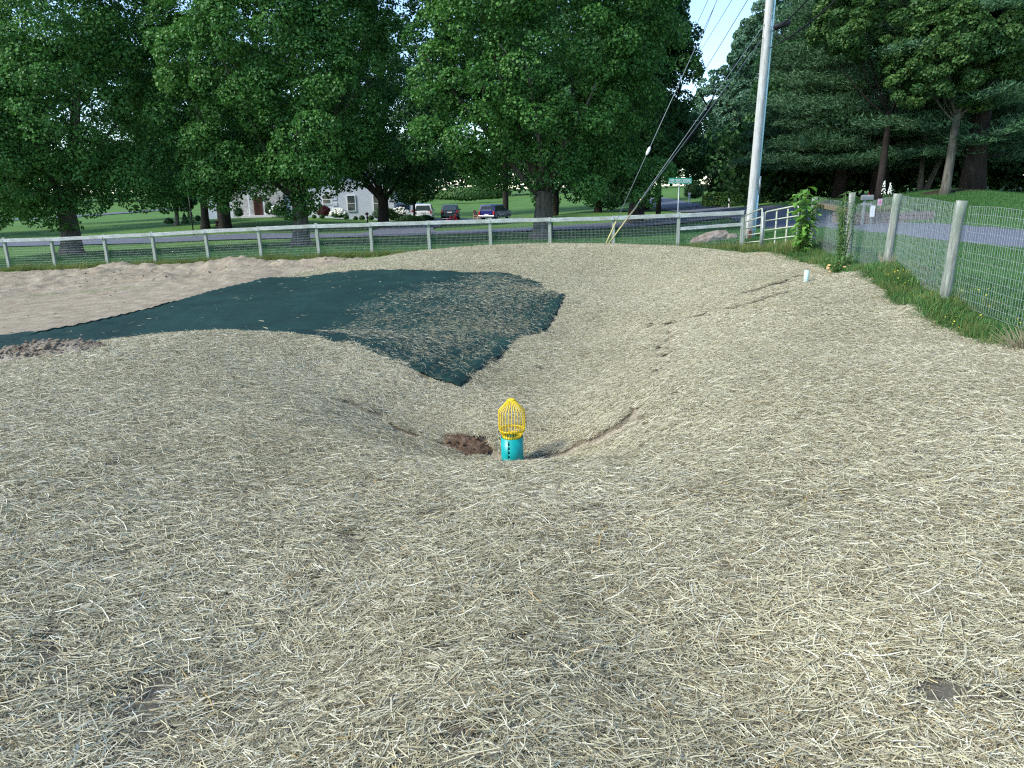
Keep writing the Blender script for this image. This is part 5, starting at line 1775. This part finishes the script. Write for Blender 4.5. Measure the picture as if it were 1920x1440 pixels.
# ------------------------------------------------------------------ timber bed, mailboxes
b = ground_at(1665, 33.5)
bed = empty('timber_bed', b, -0.1, 'low grey timber flower bed across the road behind the wire fence', 'flower bed')
for k in range(3):
    for (c, s) in [((0, 0, 0.12 + k * 0.17), (3.9, 0.16, 0.16)), ((-1.87, 0.95, 0.12 + k * 0.17), (0.16, 1.7, 0.158)), ((1.87, 0.95, 0.12 + k * 0.17), (0.16, 1.7, 0.158))]:
        mb = MB(); mb.box(c, s, bevel=0.01); mb.build('timber', M['timber'], bed)
mb = MB(); mb.box((0, 0.93, 0.28), (3.6, 1.66, 0.4), bevel=0.02); mb.build('soil', M['mulch'], bed)
b2 = ground_at(1672, 34.2)


def yucca(loc, label, tall):
    g = empty('yucca', loc, 0, label, 'plant')
    C_ = []
    r = np.random.default_rng(int(abs(loc[0] * 100)))
    V, Fc = [], []
    for k in range(46):
        a = r.uniform(0, 6.28); el = r.uniform(0.25, 1.4); L = r.uniform(0.35, 0.6)
        d = np.array([math.cos(a) * math.cos(el), math.sin(a) * math.cos(el), math.sin(el)]); s = np.array([-math.sin(a), math.cos(a), 0]) * 0.022
        c0 = np.array([0, 0, 0.0]); b_ = len(V)
        V += [c0 - s, c0 + s, c0 + d * L * .6 + s * .8, c0 + d * L * .6 - s * .8, c0 + d * L - np.array([0, 0, .05])]
        Fc += [(b_, b_ + 1, b_ + 2, b_ + 3), (b_ + 3, b_ + 2, b_ + 4, b_ + 4)]
    me = bpy.data.meshes.new('leaves'); me.from_pydata([tuple(v_) for v_ in V], [], [tuple(dict.fromkeys(f_)) for f_ in Fc]); a_ = me.attributes.new('rnd', 'FLOAT', 'FACE'); a_.data.foreach_set('value', r.uniform(0, 1, len(me.polygons)).astype(np.float32))
    link('leaves', me, M['yucca'], g)
    if tall:
        mb = MB(); mb.tube([(0, 0, 0), (0.02, 0, tall)], 0.02, 6); mb.build('stalk', M['yucca'], g)
        mb = MB()
        for k in range(38):
            f_ = random.random(); rr = 0.085 * (1 - f_) + 0.015; a = random.uniform(0, 6.28)
            mb.ico((rr * math.cos(a), rr * math.sin(a), tall - 0.45 + 0.6 * f_), 0.027, 1, (1, 1, 1.2), .2)
        mb.build('blossoms', M['white_flower'], g)
    return g


bz = tz(b2[0], b2[1]) + 0.44
yucca((P(1652, 400, 34.4)[0], 34.4, bz), 'yucca with a tall white bloom spike, left one in the timber bed', 1.35)
yucca((P(1664, 400, 34.2)[0], 34.2, bz), 'yucca with a tall white bloom spike, right one in the timber bed', 1.3)
yucca((P(1642, 400, 34.5)[0], 34.5, bz), 'low yucca rosette without blooms in the timber bed', 0)
bush('shrub', (P(1705, 400, 34.3)[0], 34.3, bz - .3), 0.7, 0.4, 0.35, 900, 0.1, M['weed_dark'], 560, 'small pale leafed shrub at the right end of the timber bed')


def mailbox(loc, rz, label, mat, numbers=False, h=1.1):
    g = empty('mailbox', loc, rz, label, 'mailbox')
    mb = MB(); mb.box((0, 0.1, h / 2 - .1), (0.1, 0.1, h + .2), bevel=.008); mb.box((0, 0, h * .82), (0.09, 0.5, 0.09), bevel=.008); mb.build('post', mat, g)
    mb = MB()
    pr = [(-0.09, 0), (0.09, 0)] + [(0.09 * math.cos(a), 0.12 + 0.09 * math.sin(a)) for a in np.linspace(0, PI, 10)]
    a = [mb.bm.verts.new((x_, -0.25, h + z_)) for x_, z_ in pr]; b_ = [mb.bm.verts.new((x_, 0.25, h + z_)) for x_, z_ in pr]
    mb.bm.faces.new(a[::-1]); mb.bm.faces.new(b_)
    for i in range(len(pr)): mb.bm.faces.new((a[i], a[(i + 1) % len(pr)], b_[(i + 1) % len(pr)], b_[i]))
    mb.build('box', mat, g)
    mb = MB(); mb.box((0.1, -0.1, h + .18), (0.012, 0.04, 0.16)); mb.build('flag', M['red'], g)
    return g


b = ground_at(1634, 33.6)
M['greywood'] = simple('grey_painted_wood', (0.20, 0.22, 0.22), .8, var=.2)
mailbox((b[0] - 0.55, 33.2, b[2]), 1.5, 'grey mailbox on a wooden post at the left end of the timber bed', M['greywood'], h=1.15)
mb = MB(); mb.box((0, 0, 0), (0.2, 0.03, 0.5), bevel=.005); o = mb.build('number_plate', M['white']); o.location = (P(1636, 396, 33)[0], 33.0, P(1636, 396, 33)[2])
mb = MB(); mb.box((0, 0.06, -0.45), (0.05, 0.05, 1.3)); c_ = mb.build('stake', M['greywood'], o)
tag(o, 'small upright white number plate in front of the timber bed', 'sign')
fl = empty('garden_flag', (P(1649, 385, 33.9)[0], 33.9, tz(P(1649, 385, 33.9)[0], 33.9) + .2), 0, 'small pink flowered garden flag beside the yuccas', 'flag')
fz = P(1649, 379, 33.9)[2] - fl.location.z
mb = MB(); mb.tube([(-.13, 0, 0), (-.13, 0, fz + .18)], .01, 6); mb.tube([(-.13, 0, fz + .17), (.12, 0, fz + .17)], .01, 6); mb.build('pole', M['cable'], fl)
mb = MB(); mb.box((0, 0, fz), (0.22, 0.012, 0.3)); mb.build('cloth', simple('pale_cloth', (0.55, 0.45, 0.5), .8), fl)
mb = MB(); mb.ico((0, -0.012, fz), 0.075, 2, (1, .1, 1.2), .1); mb.build('printed_bloom', M['pink'], fl)

b = ground_at(690, 61.5); mailbox((b[0], b[1], b[2]), 0.0, 'black mailbox on a post in front of the round bushes', M['black_paint'], h=1.2)
b = ground_at(407, 61.0); mailbox((b[0], b[1], b[2]), 0.0, 'small black mailbox left of the thick dark trunk', M['black_paint'], h=0.75)
b = ground_at(1290, 88); mailbox((b[0], b[1], b[2]), 0.2, 'white mailbox far up the road beside the dark shrub', M['white'], h=1.1)
mb = MB(); b = ground_at(362, 60); mb.tube([(0, 0, -.1), (0, 0, 3.6)], 0.05, 8); mb.tube([(0, 0, 3.6), (0, 0, 3.7), (0, 0, 3.95), (0, 0, 4.05)], [.05, .12, .14, .03], 8)
o = mb.build('lamp_post', M['black_paint']); o.location = b; tag(o, 'thin black lamp post at the left corner of the house', 'lamp post')
mb = MB(); b = ground_at(1233, 56); mb.tube([(0, 0, -.1), (0.02, 0, 4), (0.06, 0, 9)], [.2, .17, .14], 10, jitter=.03)
o = mb.build('dark_pole', M['bark_dark']); o.location = b; tag(o, 'dark wooden pole beside the road left of the street sign', 'pole')

# ------------------------------------------------------------------ house


def window(parent, x, z, w, h, y, mull=1):
    mb = MB()
    t_ = 0.08
    for (c, s) in [((x, y - .05, z + h / 2), (w + 2 * t_, .08, t_)), ((x, y - .05, z - h / 2), (w + 2 * t_, .10, t_)), ((x - w / 2 - t_ / 2 + .001, y - .05, z), (t_, .078, h - t_)), ((x + w / 2 + t_ / 2 - .001, y - .05, z), (t_, .078, h - t_)), ((x, y - .045, z), (w, .06, .05))]:
        mb.box(c, s)
    f_ = mb.build('window', M['white'], parent)
    mb = MB(); mb.box((x, y - .03, z), (w - .01, .03, h - .05)); mb.build('pane', M['glass'], f_)
    return f_


HY = 82.0
hb = ground_at(560, HY)
hz = tz(hb[0], HY) - 0.15
house = empty('house', (0, HY, hz), 0, 'white rendered house with corner quoins behind the maples', 'house')


def hx_at(px, Y=HY): return P(px, 390, Y)[0]


def hz_at(px, py, Y=HY): return P(px, py, Y)[2] - hz


def wallbox(name, x0, x1, y0, y1, z1, mat):
    mb = MB(); mb.box(((x0 + x1) / 2, (y0 + y1) / 2, z1 / 2 - .3), (x1 - x0, y1 - y0, z1 + .6)); return mb.build(name, mat, house)


xa, xb, xc, xd, xe, xf = hx_at(369), hx_at(432), hx_at(530), hx_at(594), hx_at(630), hx_at(742)
wallbox('end_wall', xa, xb, 1.2, 9, 5.6, M['siding'])
wallbox('stone_wall', xb, xc, 0.6, 9.2, 5.2, M['stonewall'])
wallbox('wall', xc + .01, xe + .05, 0.9, 9.1, 5.4, M['siding'])
wallbox('front_wing', xe, xf, -1.2, 8.8, 5.5, M['siding'])
mb = MB()
for k in range(9):
    mb.box((xe + .22, -1.22, 0.3 + k * .6), (.5, .06, .36), bevel=.01)
mb.build('quoins', simple('quoin_render', (0.66, 0.69, 0.74), .8), house)
mb = MB()
for k in range(9):
    mb.box((xc + 2.2, 0.88, 0.3 + k * .6), (.5, .06, .36), bevel=.01)
mb.build('quoins', simple('quoin_render', (0.66, 0.69, 0.74), .8), house)
window(house, hx_at(610.5), hz_at(610, 374), 0.85, 1.0, 0.9)
window(house, hx_at(664), hz_at(664, 381), 0.8, 1.65, -1.2)
window(house, hx_at(712), hz_at(712, 381), 0.8, 1.65, -1.2)
dr = MB(); dz_ = hz_at(481, 388); dx_ = hx_at(481)
dr.box((dx_, 0.56, dz_ + .1), (0.95, 0.06, 2.0), bevel=.01); door = dr.build('door', M['red_door'], house)
mb = MB()
for s in (-1, 1): mb.box((dx_ + s * .85, 0.2, dz_ + .1), (.16, .16, 2.3), bevel=.02)
mb.build('porch_posts', M['white'], house)
mb = MB(); mb.box((dx_ + .1, 0.1, dz_ - 1.02), (4.2, 1.2, 0.22), bevel=.02); mb.box((dx_ + .1, -0.5, dz_ - 1.2), (3.4, 0.5, 0.2), bevel=.02); mb.build('porch_step', simple('pale_concrete', (.55, .54, .52), .8), house)
mb = MB(); mb.prism([(0.0, 5.2), (5, 8.2), (10, 5.2)], xa - .4, xe, 0.02); mb.build('roof', M['shingle'], house)
mb = MB(); mb.prism([(-1.7, 5.45), (3.8, 8.9), (9.3, 5.45)], xe - .3, xf + .4, 0.02); mb.build('roof', M['shingle'], house)
mb = MB(); mb.box(((xe + xf) / 2, -1.5, 5.35), (xf - xe + .7, .7, .16)); mb.build('soffit', M['white'], house)

# ------------------------------------------------------------------ cars


def car(name, loc, rz, mat, label, L=4.7, Wd=1.9, H=1.72, kind='suv', cap=False):
    """rear at -y"""
    g = empty(name, loc, rz, label, 'car')
    hl = L / 2
    if kind == 'suv':
        prof_ = [(-hl, .45), (-hl - .02, .85), (-hl + .06, 1.08), (-hl + .35, H - .06), (-hl + .7, H), (hl * .15, H), (hl * .42, 1.12), (hl * .9, 1.0), (hl, .75), (hl, .4), (hl * .8, .32), (-hl * .8, .32)]
    elif kind == 'van':
        prof_ = [(-hl, .45), (-hl, .95), (-hl + .12, H - .1), (-hl + .4, H), (hl * .35, H), (hl * .7, 1.1), (hl, .95), (hl, .4), (hl * .8, .32), (-hl * .8, .32)]
    else:
        prof_ = [(-hl, .5), (-hl, 1.12), (-hl + .05, 1.18), (-hl + .22, H - .05), (-hl + .5, H), (hl * .18, H), (hl * .38, 1.18), (hl * .95, 1.08), (hl, .8), (hl, .45), (hl * .8, .38), (-hl * .8, .38)]
    mb = MB()
    n = len(prof_)
    secs = []
    for sx_ in (-1, -.55, .55, 1):
        row = []
        for (yy, zz) in prof_:
            inset = 1.0 if abs(sx_) < .9 else 1.0
            wx = Wd / 2 * (1 - 0.16 * max(0, (zz - 1.0) / (H - 1.0))) * sx_
            if abs(sx_) == 1: yy_ = yy * .975; zz_ = zz - (.03 if zz > 1 else 0)
            else: yy_ = yy; zz_ = zz
            row.append(mb.bm.verts.new((wx, yy_, zz_)))
        secs.append(row)
    for a, b_ in zip(secs, secs[1:]):
        for i in range(n): mb.bm.faces.new((a[i], a[(i + 1) % n], b_[(i + 1) % n], b_[i]))
    mb.bm.faces.new(secs[0]); mb.bm.faces.new(secs[-1][::-1])
    bmesh.ops.bevel(mb.bm, geom=[e for e in mb.bm.edges if e.calc_face_angle(0) > .5], offset=.05, segments=2, affect='EDGES', profile=.5)
    body = mb.build('body', mat, g, smooth=False)
    # rear glass
    zt, zb = H - .16, 1.15
    def yback(z_):
        ys_ = [(.45, -hl), (.95, -hl), (1.1, -hl + .06), (H - .06, -hl + (.35 if kind == 'suv' else .12 if kind == 'van' else .2))]
        return float(np.interp(z_, [q[0] for q in ys_], [q[1] for q in ys_]))
    w1, w2 = Wd * .40, Wd * .34
    mb = MB()
    f_ = [(-w1, yback(zb) - .02, zb), (w1, yback(zb) - .02, zb), (w2, yback(zt) - .02, zt), (-w2, yback(zt) - .02, zt)]
    bck = [(x_, y_ + .05, z_) for x_, y_, z_ in f_]
    va = [mb.bm.verts.new(p) for p in f_]; vb = [mb.bm.verts.new(p) for p in bck]
    mb.bm.faces.new(va); mb.bm.faces.new(vb[::-1])
    for i in range(4): mb.bm.faces.new((va[i], va[(i + 1) % 4], vb[(i + 1) % 4], vb[i]))
    mb.build('rear_window', M['glass'], g)
    for s in (-1, 1):
        mb = MB()
        z0_, z1_ = 1.12, H - .17
        xx0 = s * (Wd / 2 * .985 + .008); xx1 = s * (Wd / 2 * .865 + .008)
        ya, yb2 = -hl * .78, hl * .22
        pl = [(xx0, ya, z0_), (xx0, hl * .34, z0_), (xx1, yb2 - .15, z1_), (xx1, ya + .15, z1_)]
        va = [mb.bm.verts.new(p) for p in pl]; vb = [mb.bm.verts.new((p[0] - s * .04, p[1], p[2])) for p in pl]
        mb.bm.faces.new(va); mb.bm.faces.new(vb[::-1])
        for i in range(4): mb.bm.faces.new((va[i], va[(i + 1) % 4], vb[(i + 1) % 4], vb[i]))
        mb.build('side_window', M['glass'], g)
        mb = MB(); mb.box((s * Wd * .44, -hl - .01, 0.98 if kind != 'pickup' else 0.9), (Wd * .1, .1, .22 if kind != 'pickup' else .42), bevel=.015); mb.build('tail_light', M['taillight'], g)
        mb = MB(); mb.box((s * (Wd / 2 + .08), hl * .33, 1.18), (.16, .1, .16), bevel=.03); mb.build('side_mirror', mat, g)
        for yy in (-hl * .6, hl * .62):
            mb = MB(); mb.tube([(s * (Wd / 2 - .24), yy, .35), (s * (Wd / 2 + .01), yy, .35)], .35, 20); w_ = mb.build('wheel', M['tyre'], g)
            mb = MB(); mb.tube([(s * (Wd / 2 - .02), yy, .35), (s * (Wd / 2 + .02), yy, .35)], .2, 14); mb.build('rim', M['chrome'], w_)
    mb = MB(); mb.box((0, -hl - .06, .55), (Wd * .96, .16, .2), bevel=.03); mb.build('bumper', M['chrome'] if kind == 'pickup' else mat, g)
    mb = MB(); mb.box((0, -hl - .035, .92 if kind != 'pickup' else .72), (.5, .03, .14)); mb.build('licence_plate', M['white'], g)
    return g


c1 = ground_at(845.5, 82, 411); car('parked_car', c1, 0.03, M['suv'], 'dark grey SUV parked tail first on the driveway', Wd=1.92, H=1.72)
c2 = ground_at(929, 82.5, 411); car('parked_car', (c2[0], c2[1], c2[2]), -0.38, M['pickup'], 'navy blue vehicle with a silver bumper parked at the edge of the lawn', L=5.0, Wd=1.95, H=1.8, kind='pickup')
c3 = ground_at(796, 79.5, 411); car('parked_car', c3, 0.05, M['whitecar'], 'white SUV parked beside the house behind the slim tree', L=4.8, Wd=1.95, H=1.8)
c4_ = ground_at(768, 84, 411); car('parked_car', c4_, 0.6, M['whitecar'], 'white van half hidden left of the white SUV', L=5.0, Wd=1.95, H=1.85, kind='van')
# red tricycle in front of the SUV
b = ground_at(848, 78)
tr = empty('tricycle', b, 0.3, 'red and white child tricycle on the driveway in front of the dark SUV', 'tricycle')
mb = MB(); mb.tube([(-.4, 0, .2), (0, 0, .35), (.35, 0, .5), (.42, 0, .7)], .04, 8); mb.box((-.1, 0, .45), (.3, .22, .08), bevel=.03); mb.box((.42, 0, .72), (.08, .5, .06), bevel=.02); mb.build('frame', M['red'], tr)
for (x_, y_, r_w) in [(-.4, -.25, .15), (-.4, .25, .15), (.38, 0, .22)]:
    mb = MB(); mb.tube([(x_, y_ - .04, r_w), (x_, y_ + .04, r_w)], r_w, 16); mb.build('wheel', M['red'], tr)
mb = MB(); mb.box((-.75, 0, .3), (.7, .12, .07), bevel=.02); mb.build('white_bar', M['white'], tr)
# adirondack chair
b = ground_at(896, 81)
ch = empty('garden_chair', b, 0.9, 'pale wooden garden chair at the edge of the driveway', 'chair')
mb = MB(); mb.box((0, 0, .36), (.55, .55, .04), rot=Matrix.Rotation(.2, 3, 'X'), bevel=.008); mb.build('seat', M['chairwood'], ch)
mb = MB()
for k in range(5): mb.box((-.24 + k * .12, .33, .75 + (.05 if k == 2 else 0)), (.1, .025, .85), rot=Matrix.Rotation(-.35, 3, 'X'), bevel=.005)
mb.build('backrest', M['chairwood'], ch)
for s in (-1, 1):
    mb = MB(); mb.box((s * .34, 0, .6), (.12, .65, .03), bevel=.005); mb.build('armrest', M['chairwood'], ch)
    for yy in (-.26, .26):
        mb = MB(); mb.box((s * .31, yy, .3), (.05, .08, .6), bevel=.004); mb.build('leg', M['chairwood'], ch)

# ------------------------------------------------------------------ light
SUN_AZ = math.radians(248)   # clockwise from +Y: behind the camera, to the left
SUN_EL = math.radians(42)
w = bpy.data.worlds.new('World'); scene.world = w
w.use_nodes = True
nt = w.node_tree
bgn = nt.nodes.get('Background') or nt.nodes.new('ShaderNodeBackground')
sky = nt.nodes.new('ShaderNodeTexSky'); sky.sky_type = 'NISHITA'; sky.sun_disc = False
sky.sun_elevation = SUN_EL; sky.sun_rotation = SUN_AZ; sky.air_density = 1.0; sky.dust_density = 0.3; sky.ozone_density = 3.0
nt.links.new(sky.outputs[0], bgn.inputs[0]); bgn.inputs[1].default_value = 0.15
sd = bpy.data.lights.new('sun', 'SUN'); sd.energy = 2.3; sd.angle = math.radians(12); sd.color = (1.0, 0.96, 0.88)
so_ = bpy.data.objects.new('sun', sd); COL.objects.link(so_)
sdir = Vector((math.sin(SUN_AZ) * math.cos(SUN_EL), math.cos(SUN_AZ) * math.cos(SUN_EL), math.sin(SUN_EL)))
so_.rotation_euler = sdir.to_track_quat('Z', 'Y').to_euler()
scene.view_settings.view_transform = 'Standard'
scene.view_settings.look = 'None'
scene.view_settings.exposure = 1.1
scene.view_settings.gamma = 1.0
scene.render.engine = 'CYCLES'
scene.cycles.max_bounces = 6
scene.cycles.transparent_max_bounces = 4
scene.cycles.use_denoising = False
scene.cycles.filter_width = 1.2
